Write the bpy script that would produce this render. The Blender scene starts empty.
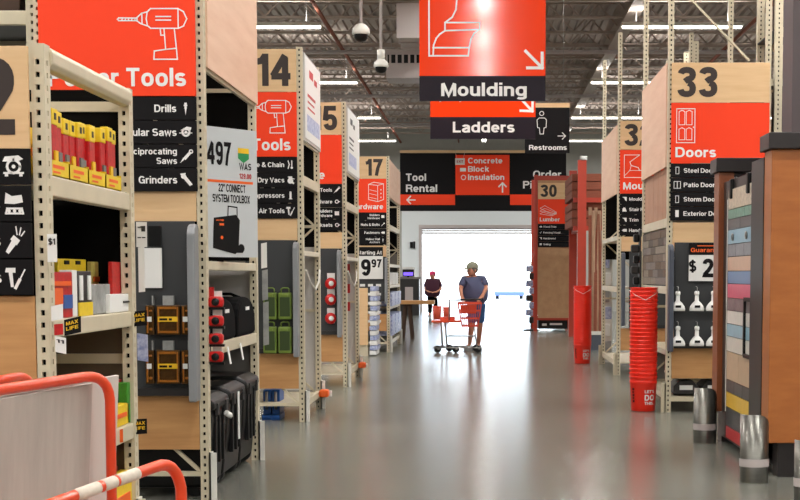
import bpy, math, random
from mathutils import Vector
random.seed(7)
C = bpy.context.scene.collection
sc = bpy.context.scene
PI = math.pi
# ------------------------------------------------------------------ camera
F, PX0, HOR, H, PITCH = 1400.0, 484.0, 275.0, 1.45, 0.07
PY0 = HOR + F*math.tan(PITCH)
cam_d = bpy.data.cameras.new('camera'); cam = bpy.data.objects.new('camera', cam_d); C.objects.link(cam)
cam_d.sensor_width = 36; cam_d.lens = F/800*36
cam_d.shift_x = (400-PX0)/800; cam_d.shift_y = (PY0-250)/800
cam_d.clip_end = 600
cam.location = (0, 0, H); cam.rotation_euler = (PI/2-PITCH, 0, 0)
sc.camera = cam
# ------------------------------------------------------------------ world, exposure
sc.view_settings.view_transform = 'Standard'; sc.view_settings.look = 'None'
sc.view_settings.gamma = 1; sc.view_settings.use_curve_mapping = False
sc.view_settings.exposure = 0.0
w = bpy.data.worlds.new('sky'); sc.world = w; w.use_nodes = True
nt = w.node_tree; bg = nt.nodes['Background']
sky = nt.nodes.new('ShaderNodeTexSky'); sky.sky_type = 'HOSEK_WILKIE'
sky.turbidity = 6; sky.sun_direction = (0.3, 0.5, 0.8)
nt.links.new(sky.outputs[0], bg.inputs[0]); bg.inputs[1].default_value = 26.0
sun_d = bpy.data.lights.new('sun', 'SUN'); sun_d.energy = 9; sun_d.angle = 0.02; sun_d.color = (1, .97, .92)
sun = bpy.data.objects.new('sun', sun_d); C.objects.link(sun); sun.rotation_euler = (0.35, 0.25, 0)
# ceiling strip lights: the hall's own lamps (their light objects are made here, their fixtures below)
ZL = 6.35
STRIPS = [(0.0, y, 'y') for y in (-17, -13, -9, -5, -1, 3, 7, 11, 15, 19, 23.5, 50.5)]
STRIPS += [(x, y, 'x') for y in (-14, -6, 2, 8, 14, 21, 28, 36, 44, 51.5) for x in (-12.6, -8.5, -4.4, 3.9, 8.1, 12.3)]
LAMP_W = 140.0
for i, (x, y, a) in enumerate(STRIPS):
    key = 'lamp_' + a
    d = bpy.data.lights.get(key)
    if d is None:
        d = bpy.data.lights.new(key, 'AREA'); d.shape = 'RECTANGLE'; d.energy = LAMP_W; d.color = (1, .975, .94)
        if a == 'y': d.energy = LAMP_W*.6
        d.size, d.size_y = (2.3, .16) if a == 'x' else (.16, 2.3)
    o = bpy.data.objects.new('lamp', d); C.objects.link(o); o.location = (x, y, ZL-.09)
    key2 = key+'_up'; d = bpy.data.lights.get(key2)      # the open reflector also lights the deck above
    if d is None:
        d = bpy.data.lights[key].copy(); d.name = key2; d.energy = LAMP_W*.2
    o = bpy.data.objects.new('lamp', d); C.objects.link(o); o.location = (x, y, ZL+.09); o.rotation_euler = (PI, 0, 0)

# ------------------------------------------------------------------ pixel rays (photo pixel -> point in the world)
cp, sp = math.cos(PITCH), math.sin(PITCH)
def P(px, py, Y):
    dx = (px-PX0)/F; dv = (PY0-py)/F
    t = Y/(cp+dv*sp)
    return dx*t, H+t*(-sp+dv*cp)
def PA(px, py, X):
    dx = (px-PX0)/F; dv = (PY0-py)/F
    t = X/dx
    return t*(cp+dv*sp), H+t*(-sp+dv*cp)
def PXX(px, Y, z=1.45):            # X under pixel column px at depth Y, height z
    return (px-PX0)/F*(Y*cp-(z-H)*sp)
def PZ(py, Y): return P(484, py, Y)[1]

# ------------------------------------------------------------------ materials
def lin(c):
    return tuple(((v/255+0.055)/1.055)**2.4 if v/255 > .04045 else v/255/12.92 for v in c)
MATS = {}
def mat(name, rgb, rough=.5, metal=0, noise=0, nscale=8, kind=None, emit=0, alpha=1, spec=.5, coat=0, rgb2=None, bump=0, stretch=(1,1,1)):
    m = bpy.data.materials.new(name); m.use_nodes = True
    n = m.node_tree; b = n.nodes['Principled BSDF']; L = n.links
    c = lin(rgb)+(1,)
    b.inputs['Base Color'].default_value = c
    b.inputs['Roughness'].default_value = rough; b.inputs['Metallic'].default_value = metal
    b.inputs['Specular IOR Level'].default_value = spec
    if coat: b.inputs['Coat Weight'].default_value = coat; b.inputs['Coat Roughness'].default_value = .12
    if emit:
        b.inputs['Emission Color'].default_value = c; b.inputs['Emission Strength'].default_value = emit
    if alpha < 1: b.inputs['Alpha'].default_value = alpha
    if noise or kind:
        tc = n.nodes.new('ShaderNodeTexCoord'); mp = n.nodes.new('ShaderNodeMapping')
        mp.inputs['Scale'].default_value = stretch
        L.new(tc.outputs['Object'], mp.inputs[0])
        if kind == 'peg':
            tx = n.nodes.new('ShaderNodeTexVoronoi'); tx.inputs['Scale'].default_value = 1/.0254*1.0; tx.inputs['Randomness'].default_value = 0
            r = n.nodes.new('ShaderNodeValToRGB'); r.color_ramp.elements[0].position = .22; r.color_ramp.elements[1].position = .26
            r.color_ramp.elements[0].color = tuple(v*.25 for v in c[:3])+(1,); r.color_ramp.elements[1].color = c
            L.new(mp.outputs[0], tx.inputs['Vector']); L.new(tx.outputs['Distance'], r.inputs[0]); L.new(r.outputs[0], b.inputs['Base Color'])
        else:
            tx = n.nodes.new('ShaderNodeTexNoise'); tx.inputs['Scale'].default_value = nscale; tx.inputs['Detail'].default_value = 5
            tx.inputs['Roughness'].default_value = .6
            r = n.nodes.new('ShaderNodeValToRGB'); r.color_ramp.elements[0].position = .3; r.color_ramp.elements[1].position = .7
            if rgb2: c2 = lin(rgb2)+(1,)
            else: c2 = tuple(v*(1-noise) for v in c[:3])+(1,)
            r.color_ramp.elements[0].color = c2; r.color_ramp.elements[1].color = c
            L.new(mp.outputs[0], tx.inputs['Vector']); L.new(tx.outputs[0], r.inputs[0]); L.new(r.outputs[0], b.inputs['Base Color'])
            if bump:
                bp = n.nodes.new('ShaderNodeBump'); bp.inputs['Strength'].default_value = bump; bp.inputs['Distance'].default_value = .01
                L.new(tx.outputs[0], bp.inputs['Height']); L.new(bp.outputs[0], b.inputs['Normal'])
    MATS[name] = m; return m
cream = mat('cream_steel', (214, 203, 176), .42, 0, .12, 5)
creamw = mat('white_steel', (226, 224, 216), .4, 0, .08, 5)
ply = mat('plywood_board', (232, 196, 150), .55, 0, .1, 3, rgb2=(222, 182, 134), stretch=(.6, 1, 7))
plyd = mat('plywood_kick_panel', (205, 155, 100), .5, 0, .1, 3, rgb2=(186, 134, 82), stretch=(.6, 1, 6))
plyp = mat('plywood_upper_panel', (232, 196, 170), .55, 0, .1, 2.5, rgb2=(222, 182, 154), stretch=(1, .6, 5))
red = mat('sign_orange', (255, 66, 24), .5, spec=.3)
redg = mat('sign_orange_gloss', (255, 68, 24), .09, spec=.7)
black = mat('sign_black', (20, 18, 20), .6, spec=.15)
blackp = mat('sign_purple_black', (34, 26, 36), .5, spec=.2)
dig = mat('digit_brown', (54, 42, 38), .6)
white = mat('print_white', (240, 238, 236), .6)
whitep = mat('paper_white', (235, 235, 232), .6)
void = mat('void_shade_black', (14, 13, 12), .9, spec=.1)  # black stands in for the shade inside racks and post holes
greyp = mat('grey_liner', (120, 116, 112), .8)
lightp = mat('light_liner', (200, 196, 192), .7, 0, .08, 3)
beigep = mat('beige_liner', (98, 84, 66), .8, 0, .15, 6)
peg = mat('pegboard_charcoal', (54, 56, 58), .6, kind='peg')
wing = mat('grey_wing_metal', (146, 149, 152), .45, .1, .15, 4, stretch=(1, 1, .3))
wingb = mat('blue_grey_wing_metal', (84, 90, 102), .45, .2, .15, 4)
steel = mat('brushed_steel', (128, 127, 121), .3, .85, .25, 6, stretch=(1, 1, 4))
tubeo = mat('orange_tube_paint', (232, 74, 32), .35, 0, .1, 9, coat=.3)
tubew = mat('scuffed_label_white', (235, 222, 205), .6, 0, .25, 30)
boardg = mat('cement_board_grey', (188, 182, 172), .8, 0, .1, 4, rgb2=(170, 163, 154), stretch=(3, 3, .5))
boardl = mat('drywall_light', (205, 196, 188), .8)
blk = mat('black_plastic', (13, 13, 14), .42, spec=.3)
blkm = mat('black_cloth', (12, 12, 13), .9, spec=.1)
dark = mat('dark_metal', (50, 48, 48), .5, .3)
yel = mat('yellow_carton', (240, 205, 30), .5, 0, .12, 30)
yell = mat('pale_yellow_card', (236, 216, 110), .6, 0, .25, 40)
redc = mat('red_carton', (205, 22, 26), .45, 0, .35, 45)
redb = mat('red_plastic', (200, 24, 22), .35)
orng = mat('amber_plastic', (176, 108, 34), .3, 0, .3, 25)
amb = mat('clear_amber_tray', (88, 60, 30), .2, 0, .5, 30)
clear = mat('clear_plastic', (178, 180, 178), .15, 0, .45, 10)
green = mat('olive_green_case', (118, 142, 56), .4, 0, .3, 14)
greend = mat('dark_green_recess', (48, 66, 24), .5)
greenc = mat('green_carton', (60, 150, 40), .5, 0, .3, 30)
blue = mat('blue_steel', (24, 84, 160), .35)
bluec = mat('blue_white_wrap', (215, 222, 240), .4, 0, .3, 22, rgb2=(90, 110, 180))
card = mat('cardboard', (200, 158, 118), .7, 0, .12, 5, rgb2=(182, 138, 100))
cardp = mat('cardboard_pink_brown', (186, 142, 116), .7, 0, .15, 5)
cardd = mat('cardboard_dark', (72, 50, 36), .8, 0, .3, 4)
bwood = mat('display_veneer', (176, 106, 50), .4, 0, .12, 3, rgb2=(160, 92, 40), stretch=(1, 1, 4))
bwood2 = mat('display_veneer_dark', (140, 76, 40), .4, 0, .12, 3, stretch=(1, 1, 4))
blacktop = mat('display_black_laminate', (34, 28, 28), .4)
rackred = mat('red_rack_steel', (188, 60, 38), .45, 0, .15, 4)
lumber = mat('stacked_lumber', (150, 84, 62), .8, 0, .3, 5, stretch=(1, 1, 8))
lumber2 = mat('trim_lumber', (196, 158, 128), .75, 0, .35, 8, stretch=(6, 6, .5))
bucketm = mat('orange_red_bucket_plastic', (248, 44, 22), .35, spec=.5)
deckm = mat('ceiling_deck_grey', (172, 158, 148), .7)
joistm = mat('joist_grey', (168, 152, 140), .6)
galv = mat('duct_galvanised', (190, 180, 178), .5, .1)
pipem = mat('sprinkler_pipe_rust', (140, 82, 62), .85, spec=.2)
tubelit = mat('lit_tube', (255, 250, 240), .5, emit=9)
wallm = mat('block_wall_grey', (176, 176, 170), .8, 0, .06, 2)
wallw = mat('block_wall_white', (226, 232, 234), .7)
asph = mat('concrete_apron', (190, 190, 186), .9)
skin = mat('skin', (205, 140, 112), .55)
shirt = mat('blue_grey_shirt', (84, 88, 118), .85)
denim = mat('denim_blue', (62, 104, 158), .85)
capm = mat('khaki_cap', (150, 150, 130), .85)
shoe = mat('grey_shoe', (150, 148, 146), .7)
maroon = mat('maroon_shirt', (66, 24, 44), .85)
pinkc = mat('pink_cap', (214, 60, 110), .8)
rubber = mat('black_rubber', (20, 20, 20), .7)
chrome = mat('zinc_wire', (170, 168, 165), .3, .8)
bask = mat('orange_basket_plastic', (226, 84, 60), .4)
gold = mat('gold_print', (236, 190, 30), .5)
orp = mat('orange_print', (240, 100, 30), .5)
redp = mat('red_print', (190, 30, 40), .5)
greenp = mat('green_print', (40, 140, 80), .5)
promo = mat('promo_silver_grey', (196, 200, 202), .5)
purp = mat('lilac_screen', (120, 90, 230), .5, emit=1.2)
# floor: polished concrete
fl = mat('polished_concrete', (126, 127, 118), .22, 0, .2, .7, rgb2=(110, 111, 103), spec=.6)
n = fl.node_tree; b = n.nodes['Principled BSDF']
n2 = n.nodes.new('ShaderNodeTexNoise'); n2.inputs['Scale'].default_value = 3.5; n2.inputs['Detail'].default_value = 8
tc = n.nodes.new('ShaderNodeTexCoord'); n.links.new(tc.outputs['Object'], n2.inputs['Vector'])
mr = n.nodes.new('ShaderNodeMapRange'); mr.inputs['To Min'].default_value = .205; mr.inputs['To Max'].default_value = .225
n.links.new(n2.outputs[0], mr.inputs['Value']); n.links.new(mr.outputs[0], b.inputs['Roughness'])

# ------------------------------------------------------------------ mesh helpers
def wl(o):
    v = Vector((0, 0, 0))
    while o is not None:
        v = v+o.location; o = o.parent
    return v
def tag(o, label=None, cat=None, group=None, kind=None):
    if label: o['label'] = label
    if cat: o['category'] = cat
    if group: o['group'] = group
    if kind: o['kind'] = kind
    return o
def thing(name, label, cat, loc, group=None, rz=0):
    o = bpy.data.objects.new(name, None); C.objects.link(o); o.location = loc; o.rotation_euler = (0, 0, rz)
    o.empty_display_size = .1
    return tag(o, label, cat, group)
class MB:
    def __init__(s): s.v = []; s.f = []; s.mi = []; s.sm = []
    def add(s, vs, fs, mi=0, smooth=False):
        k = len(s.v); s.v += [tuple(p) for p in vs]
        for f in fs: s.f.append([k+i for i in f]); s.mi.append(mi); s.sm.append(smooth)
        return s
    def box(s, x0, x1, y0, y1, z0, z1, mi=0):
        if x1 < x0: x0, x1 = x1, x0
        if y1 < y0: y0, y1 = y1, y0
        if z1 < z0: z0, z1 = z1, z0
        return s.add([(x0,y0,z0),(x1,y0,z0),(x1,y1,z0),(x0,y1,z0),(x0,y0,z1),(x1,y0,z1),(x1,y1,z1),(x0,y1,z1)],
              [(0,3,2,1),(4,5,6,7),(0,1,5,4),(1,2,6,5),(2,3,7,6),(3,0,4,7)], mi)
    def hexa(s, p, mi=0):     # 8 points: bottom ring 0-3, top ring 4-7
        return s.add(p, [(0,3,2,1),(4,5,6,7),(0,1,5,4),(1,2,6,5),(2,3,7,6),(3,0,4,7)], mi)
    def bar(s, a, b, w, h, mi=0, up=(0,0,1)):
        a = Vector(a); b = Vector(b); d = (b-a).normalized(); u = Vector(up)
        sd = d.cross(u)
        if sd.length < 1e-4: sd = d.cross(Vector((0, 1, 0)))
        sd.normalize(); u = sd.cross(d)
        p = []
        for c in (a, b):
            for i, j in ((-1,-1),(1,-1),(1,1),(-1,1)): p.append(c+sd*i*w/2+u*j*h/2)
        return s.add(p, [(0,3,2,1),(4,5,6,7),(0,1,5,4),(1,2,6,5),(2,3,7,6),(3,0,4,7)], mi)
    def tube(s, pts, r, n=8, mi=0, caps=True):
        pts = [Vector(p) for p in pts]; N = len(pts); rs = r if isinstance(r, (list, tuple)) else [r]*N
        t0 = (pts[1]-pts[0]).normalized(); u = t0.cross(Vector((0, 0, 1)))
        if u.length < 1e-3: u = t0.cross(Vector((0, 1, 0)))
        u.normalize(); vs = []
        for i, p in enumerate(pts):
            if i == 0: t = t0
            elif i == N-1: t = (pts[i]-pts[i-1]).normalized()
            else: t = ((pts[i+1]-pts[i]).normalized()+(pts[i]-pts[i-1]).normalized()).normalized()
            u = (u-t*u.dot(t)).normalized(); v = t.cross(u)
            for k in range(n):
                a = 2*PI*k/n; vs.append(p+(u*math.cos(a)+v*math.sin(a))*rs[i])
        fs = [(i*n+k, i*n+(k+1) % n, (i+1)*n+(k+1) % n, (i+1)*n+k) for i in range(N-1) for k in range(n)]
        s.add(vs, fs, mi, True)
        if caps: s.f.append([len(s.v)-N*n+k for k in range(n)][::-1]); s.mi.append(mi); s.sm.append(False); s.f.append([len(s.v)-n+k for k in range(n)]); s.mi.append(mi); s.sm.append(False)
        return s
    def lathe(s, prof, c=(0,0,0), n=24, mi=0, ax='z', sx=1, sy=1, a0=0):
        vs = []; c = Vector(c)
        for r, h in prof:
            for k in range(n):
                a = 2*PI*k/n+a0; x, y = r*math.cos(a)*sx, r*math.sin(a)*sy
                vs.append(c+(Vector((x, y, h)) if ax == 'z' else Vector((h, x, y)) if ax == 'x' else Vector((x, h, y))))
        fs = [(i*n+k, i*n+(k+1) % n, (i+1)*n+(k+1) % n, (i+1)*n+k) for i in range(len(prof)-1) for k in range(n)]
        return s.add(vs, fs, mi, True)
    def ball(s, c, rx, ry, rz, n=12, m=8, mi=0):
        pr = [(math.sin(PI*i/m), -math.cos(PI*i/m)) for i in range(m+1)]
        pr[0] = (1e-4, -1); pr[-1] = (1e-4, 1)
        vs = []
        for r, h in pr:
            for k in range(n):
                a = 2*PI*k/n; vs.append((c[0]+r*math.cos(a)*rx, c[1]+r*math.sin(a)*ry, c[2]+h*rz))
        fs = [(i*n+k, i*n+(k+1) % n, (i+1)*n+(k+1) % n, (i+1)*n+k) for i in range(m) for k in range(n)]
        return s.add(vs, fs, mi, True)
    def prism(s, poly, fn, h0, h1, mi=0):   # poly 2D, fn(u,v,h)->xyz
        n = len(poly); vs = [fn(u, v, h0) for u, v in poly]+[fn(u, v, h1) for u, v in poly]
        fs = [tuple(range(n))[::-1], tuple(range(n, 2*n))]+[(i, (i+1) % n, n+(i+1) % n, n+i) for i in range(n)]
        return s.add(vs, fs, mi)
    def build(s, name, m, parent=None, loc=None, bevel=0, local=False, recalc=True):
        base = Vector((0, 0, 0)) if local else wl(parent)
        if loc is not None and not local: base = base+Vector(loc)-wl(parent) if parent else Vector(loc)
        me = bpy.data.meshes.new(name); me.from_pydata([tuple(Vector(p)-base) for p in s.v], [], s.f)
        for mm in (m if isinstance(m, (list, tuple)) else [m]): me.materials.append(mm)
        me.polygons.foreach_set('material_index', s.mi); me.polygons.foreach_set('use_smooth', s.sm)
        if recalc:
            import bmesh
            bm = bmesh.new(); bm.from_mesh(me); bmesh.ops.recalc_face_normals(bm, faces=bm.faces); bm.to_mesh(me); bm.free()
        o = bpy.data.objects.new(name, me); C.objects.link(o)
        if parent: o.parent = parent; o.location = (0, 0, 0) if loc is None or local else Vector(loc)-wl(parent)
        elif loc is not None: o.location = loc
        if bevel:
            bv = o.modifiers.new('bevel', 'BEVEL'); bv.width = bevel; bv.segments = 2; bv.limit_method = 'ANGLE'
        return o
def B(x0, x1, y0, y1, z0, z1): return MB().box(x0, x1, y0, y1, z0, z1)
def single(o, label, cat, group=None): return tag(o, label, cat, group)
def dup(root, loc=None, label=None, rz=None, group=None):
    r = root.copy(); C.objects.link(r)
    if loc is not None: r.location = loc
    if rz is not None: r.rotation_euler = (0, 0, rz)
    if label: r['label'] = label
    if group: r['group'] = group
    for ch in list(root.children):
        c = ch.copy(); C.objects.link(c); c.parent = r
        for g in ch.children:
            d = g.copy(); C.objects.link(d); d.parent = c
    return r
# flat print: a bold grotesque drawn with strokes (cap height 1)
def _arc(cx, cy, rx, ry, a0, a1, n=9, e=2.35):
    o = []
    for k in range(n+1):
        a = math.radians(a0+(a1-a0)*k/n); c, q = math.cos(a), math.sin(a)
        o.append((cx+rx*math.copysign(abs(c)**(2/e), c), cy+ry*math.copysign(abs(q)**(2/e), q)))
    return o
def _glyph(ch, t):
    h = t/2; L, T, X = h, 1-h, .735-h; A = _arc; M = .5; XM = (L+X)/2; xr = (X-L)/2; tr = (T-L)/2
    def R(w): return w-h
    if ch == ' ': return .2, []
    if ch in 'oO0':
        w = {'o': .6, 'O': .8, '0': .58}[ch]; cy, ry = (XM, xr) if ch == 'o' else (M, tr)
        return w, [A(w/2, cy, w/2-h, ry, 0, 360, 24)+[]]
    if ch == 'C' or ch == 'G':
        w = .76; p = [A(w/2, M, w/2-h, tr, 35, 325, 20)]
        if ch == 'G': p = [A(w/2, M, w/2-h, tr, 35, 340, 20), [(w/2+.03, M-.03), (w-h, M-.03), (w-h, 0)]]
        return w, p
    if ch == 'c': w = .56; return w, [A(w/2, XM, w/2-h, xr, 38, 322, 16)]
    if ch == 'e': w = .58; return w, [[(h, XM-.005), (w-h, XM-.005)]+A(w/2, XM, w/2-h, xr, 2, 318, 18)]
    if ch in 'bdpqg':
        w = .62; st = w-h if ch in 'dqg' else h; lo, hi = (L-h, 1) if ch in 'bd' else (-.22, X+h)
        p = [A(w/2, XM, w/2-h, xr, 0, 360, 22)]
        if ch == 'g': p += [[(st, X+h), (st, -.05)]+A(w/2, -.05, w/2-h, .12, -10, -150, 8)]
        else: p += [[(st, lo), (st, hi)]]
        return w, p
    if ch == 'a':
        w = .57; return w, [A(w/2, X-.15, w/2-h, .15, 165, 0, 10)+[(w-h, 0)], [(w-h, XM+.06), (w/2, XM+.03)]+A(w/2-.03, L+.12, w/2-h-.03, .135, 95, 270, 9)+A(w/2-.02, L+.16, w/2-h+.02, .17, 275, 350, 5)]
    if ch in 'nhmu':
        if ch == 'm':
            w = .88; a = (w-t)/2; return w, [[(h, 0), (h, X+h)], A(h+a/2, X-.16, a/2, .16, 180, 0, 10)+[(h+a, 0)], A(h+a*1.5, X-.16, a/2, .16, 180, 0, 10)+[(w-h, 0)]]
        w = .57
        if ch == 'u': return w, [[(w-h, 0), (w-h, X+h)], [(h, X+h)]+A(w/2, L+.18, w/2-h, .18, 180, 360, 12)]
        return w, [[(h, 0), (h, 1 if ch == 'h' else X+h)], A(w/2, X-.18, w/2-h, .18, 180, 0, 12)+[(w-h, 0)]]
    if ch == 'r': w = .37; return w, [[(h, 0), (h, X+h)], A(h+.24, X-.2, .24, .2, 180, 85, 7)+[(w, X)]]
    if ch in 'sS':
        w, hi = (.53, X) if ch == 's' else (.68, T); m_ = (L+hi)/2; r = (hi-L)/4; rx = w/2-h
        return w, [A(w/2, m_+r, rx, r, 25, 180, 10)+A(w/2, m_+r, rx, r, 180, 262, 4)+A(w/2, m_-r, rx, r, 82, 0, 4)+A(w/2, m_-r, rx, r, 0, -157, 10)]
    if ch == 't': w = .35; return w, [[(.16, .93), (.16, .15)]+A(.26, .15, .1, .15-h, 180, 270, 5)+[(w, L)], [(0, X), (w, X)]]
    if ch == 'f': w = .36; return w, [[(.16, 0), (.16, .82)]+A(.27, .82, .11, .18-h, 180, 90, 5)+[(w, T)], [(0, X), (w, X)]]
    if ch == 'i': return t, [[(h, 0), (h, X+h)], [(h, 1-t*.85), (h, 1)]]
    if ch == 'l' or ch == 'I': return t, [[(h, 0), (h, 1)]]
    if ch == 'k': w = .56; return w, [[(h, 0), (h, 1)], [(w-h*.8, X+h), (h, XM-.06)], [(.25, XM+.04), (w-h*.6, 0)]]
    if ch == 'v': w = .56; return w, [[(h*.8, X+h), (w/2, h*.6), (w-h*.8, X+h)]]
    if ch == 'y': w = .56; return w, [[(h*.8, X+h), (w/2+.01, .02)], [(w-h*.8, X+h), (w/2-.03, -.1), (w/2-.1, -.2+h*.4), (.04, -.2+h*.4)]]
    if ch == 'w': w = .82; return w, [[(h*.7, X+h), (w*.27, h*.6), (w/2, X), (w*.73, h*.6), (w-h*.7, X+h)]]
    if ch == 'x': w = .56; return w, [[(h*.7, X+h), (w-h*.7, 0)], [(w-h*.7, X+h), (h*.7, 0)]]
    if ch == 'z': w = .5; return w, [[(0, X), (w-h, X), (h, L), (w, L)]]
    if ch == 'A': w = .74; return w, [[(h*.6, 0), (w/2, T), (w-h*.6, 0)], [(w*.22, .28), (w*.78, .28)]]
    if ch in 'BPRD':
        w = .7 if ch != 'D' else .74
        if ch == 'D': return w, [[(h, L), (w*.45, L)]+A(w*.45, M, w*.55-h, tr, -90, 90, 12)+[(h, T), (h, L-h)]]
        mh = .5; p = [[(h, 0), (h, T), (w*.55, T)]+A(w*.55, (mh+T)/2, w*.45-h, (T-mh)/2, 90, -90, 10)+[(h, mh)]]
        if ch == 'B': p += [[(h, L), (w*.55, L)]+A(w*.55, (mh+L)/2, w*.45-h*.8, (mh-L)/2, -90, 90, 10)]
        if ch == 'R': p += [[(w*.5, mh), (w*.72, mh-.06), (w-h*1.1, mh-.2), (w-h*.9, 0)]]
        return w, p
    if ch == 'E': w = .62; return w, [[(w, L), (h, L), (h, T), (w, T)], [(h, .51), (w*.94, .51)]]
    if ch == 'F': w = .58; return w, [[(h, 0), (h, T), (w, T)], [(h, .5), (w*.92, .5)]]
    if ch == 'H': w = .7; return w, [[(h, 0), (h, 1)], [(w-h, 0), (w-h, 1)], [(h, .52), (w-h, .52)]]
    if ch == 'L': w = .56; return w, [[(h, 1), (h, L), (w, L)]]
    if ch == 'T': w = .64; return w, [[(0, T), (w, T)], [(w/2, 0), (w/2, T)]]
    if ch == 'M': w = .84; return w, [[(h, 0), (h, T)], [(w-h, 0), (w-h, T)], [(h*1.1, 1-h*.4), (w/2, h*.8), (w-h*1.1, 1-h*.4)]]
    if ch == 'N': w = .7; return w, [[(h, 0), (h, 1)], [(w-h, 0), (w-h, 1)], [(h, 1-h*.6), (w-h, h*.6)]]
    if ch == 'U': w = .7; return w, [[(h, 1)]+A(w/2, .32, w/2-h, .32-h, 180, 360, 12)+[(w-h, 1)]]
    if ch == 'V': w = .7; return w, [[(h*.7, 1), (w/2, h*.6), (w-h*.7, 1)]]
    if ch == 'W': w = .98; return w, [[(h*.7, 1), (w*.27, h*.6), (w/2, T), (w*.73, h*.6), (w-h*.7, 1)]]
    if ch == 'X': w = .7; return w, [[(h*.7, 1), (w-h*.7, 0)], [(w-h*.7, 1), (h*.7, 0)]]
    if ch == 'Y': w = .7; return w, [[(h*.7, 1), (w/2, .42), (w-h*.7, 1)], [(w/2, 0), (w/2, .45)]]
    if ch == '1': w = .36; return w, [[(w-h, 0), (w-h, 1)], [(0, .75), (w*.4, .78), (w-h, .95)]]
    if ch == '2': w = .57; return w, [A(w/2, .7, w/2-h, .3-h, 175, -25, 12)+[(w*.55, .38), (h+.02, .18), (h, L), (w, L)]]
    if ch == '3': w = .58; return w, [A(w/2, .745, w/2-h*1.05, .255-h, 170, -80, 13)+[(w*.4, .515)], A(w/2, .285, w/2-h, .285-h, 80, -172, 14)]
    if ch == '4': w = .6; return w, [[(w*.72, 0), (w*.72, T*.98)], [(w*.72, 1-h*.5), (h*.6, .33), (h*.3, .3)], [(0, .3), (w, .3)]]
    if ch == '5': w = .57; return w, [[(w*.92, T), (w*.22, T), (w*.15, .5)]+A(w/2, .33, w/2-h, .33-h, 140, -165, 16)]
    if ch == '7': w = .55; return w, [[(0, T), (w-h, T), (w*.5, .45), (w*.33, 0)]]
    if ch in '69':
        w = .58; p = [A(w/2, .32, w/2-h, .32-h, 0, 360, 18), A(w/2, M, w/2-h, tr, 180, 40, 12)+[], [(h, .52), (h, .3)]]
        if ch == '9': p = [[(w-x, 1-y) for x, y in q] for q in p]
        return w, p
    if ch == '&': w = .72; return w, [[(w, 0), (.2, .62)]+A(.32, .8, .13, .2-h, 200, -40, 10)+[(.14, .42)]+A(.3, .24, .22, .24-h, 150, 350, 8)+[(w*.95, .45)]]
    if ch == '.': return t, [[(h, 0), (h, t*.95)]]
    if ch == "'": return t, [[(h, .68), (h, 1)]]
    if ch == '"': return t*2.4, [[(h, .68), (h, 1)], [(h+t*1.4, .68), (h+t*1.4, 1)]]
    if ch == '-': return .3, [[(0, .4), (.3, .4)]]
    if ch == '$':
        w, p = _glyph('S', t); return w, p+[[(w/2, -.1), (w/2, 1.1)]]
    return .5, []
def _ribbon(pts, t):
    P_ = [pts[0]]
    for p in pts[1:]:
        if math.hypot(p[0]-P_[-1][0], p[1]-P_[-1][1]) > 1e-4: P_.append(p)
    n = len(P_); closed = math.hypot(P_[0][0]-P_[-1][0], P_[0][1]-P_[-1][1]) < 1e-3
    vs = []
    for i in range(n):
        a = P_[i-1] if i else (P_[-2] if closed else None); c = P_[i+1] if i < n-1 else (P_[1] if closed else None); b = P_[i]
        ds = []
        for p, q in ((a, b), (b, c)):
            if p is None or q is None: continue
            l = math.hypot(q[0]-p[0], q[1]-p[1]); ds.append(((q[0]-p[0])/l, (q[1]-p[1])/l))
        nx = -sum(d[1] for d in ds); ny = sum(d[0] for d in ds); l = math.hypot(nx, ny) or 1; nx, ny = nx/l, ny/l
        k = 1/max(.45, abs(nx*-ds[0][1]+ny*ds[0][0]))
        vs += [(b[0]+nx*t/2*k, b[1]+ny*t/2*k), (b[0]-nx*t/2*k, b[1]-ny*t/2*k)]
    return vs, [(2*i, 2*i+1, 2*i+3, 2*i+2) for i in range(n-1)]
_tc = {}
def glyphs(t, off):
    key = (t, off)
    if key not in _tc:
        sw = .145+off*1.6; V = []; Fc = []; x = 0
        for ch in t:
            w, pl = _glyph(ch, sw)
            for p in pl:
                vs, fs = _ribbon(p, sw); k = len(V); V += [(a+x, b) for a, b in vs]; Fc += [tuple(k+i for i in f) for f in fs]
            x += w+.085
        _tc[key] = (V, Fc)
    return _tc[key]
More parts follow.
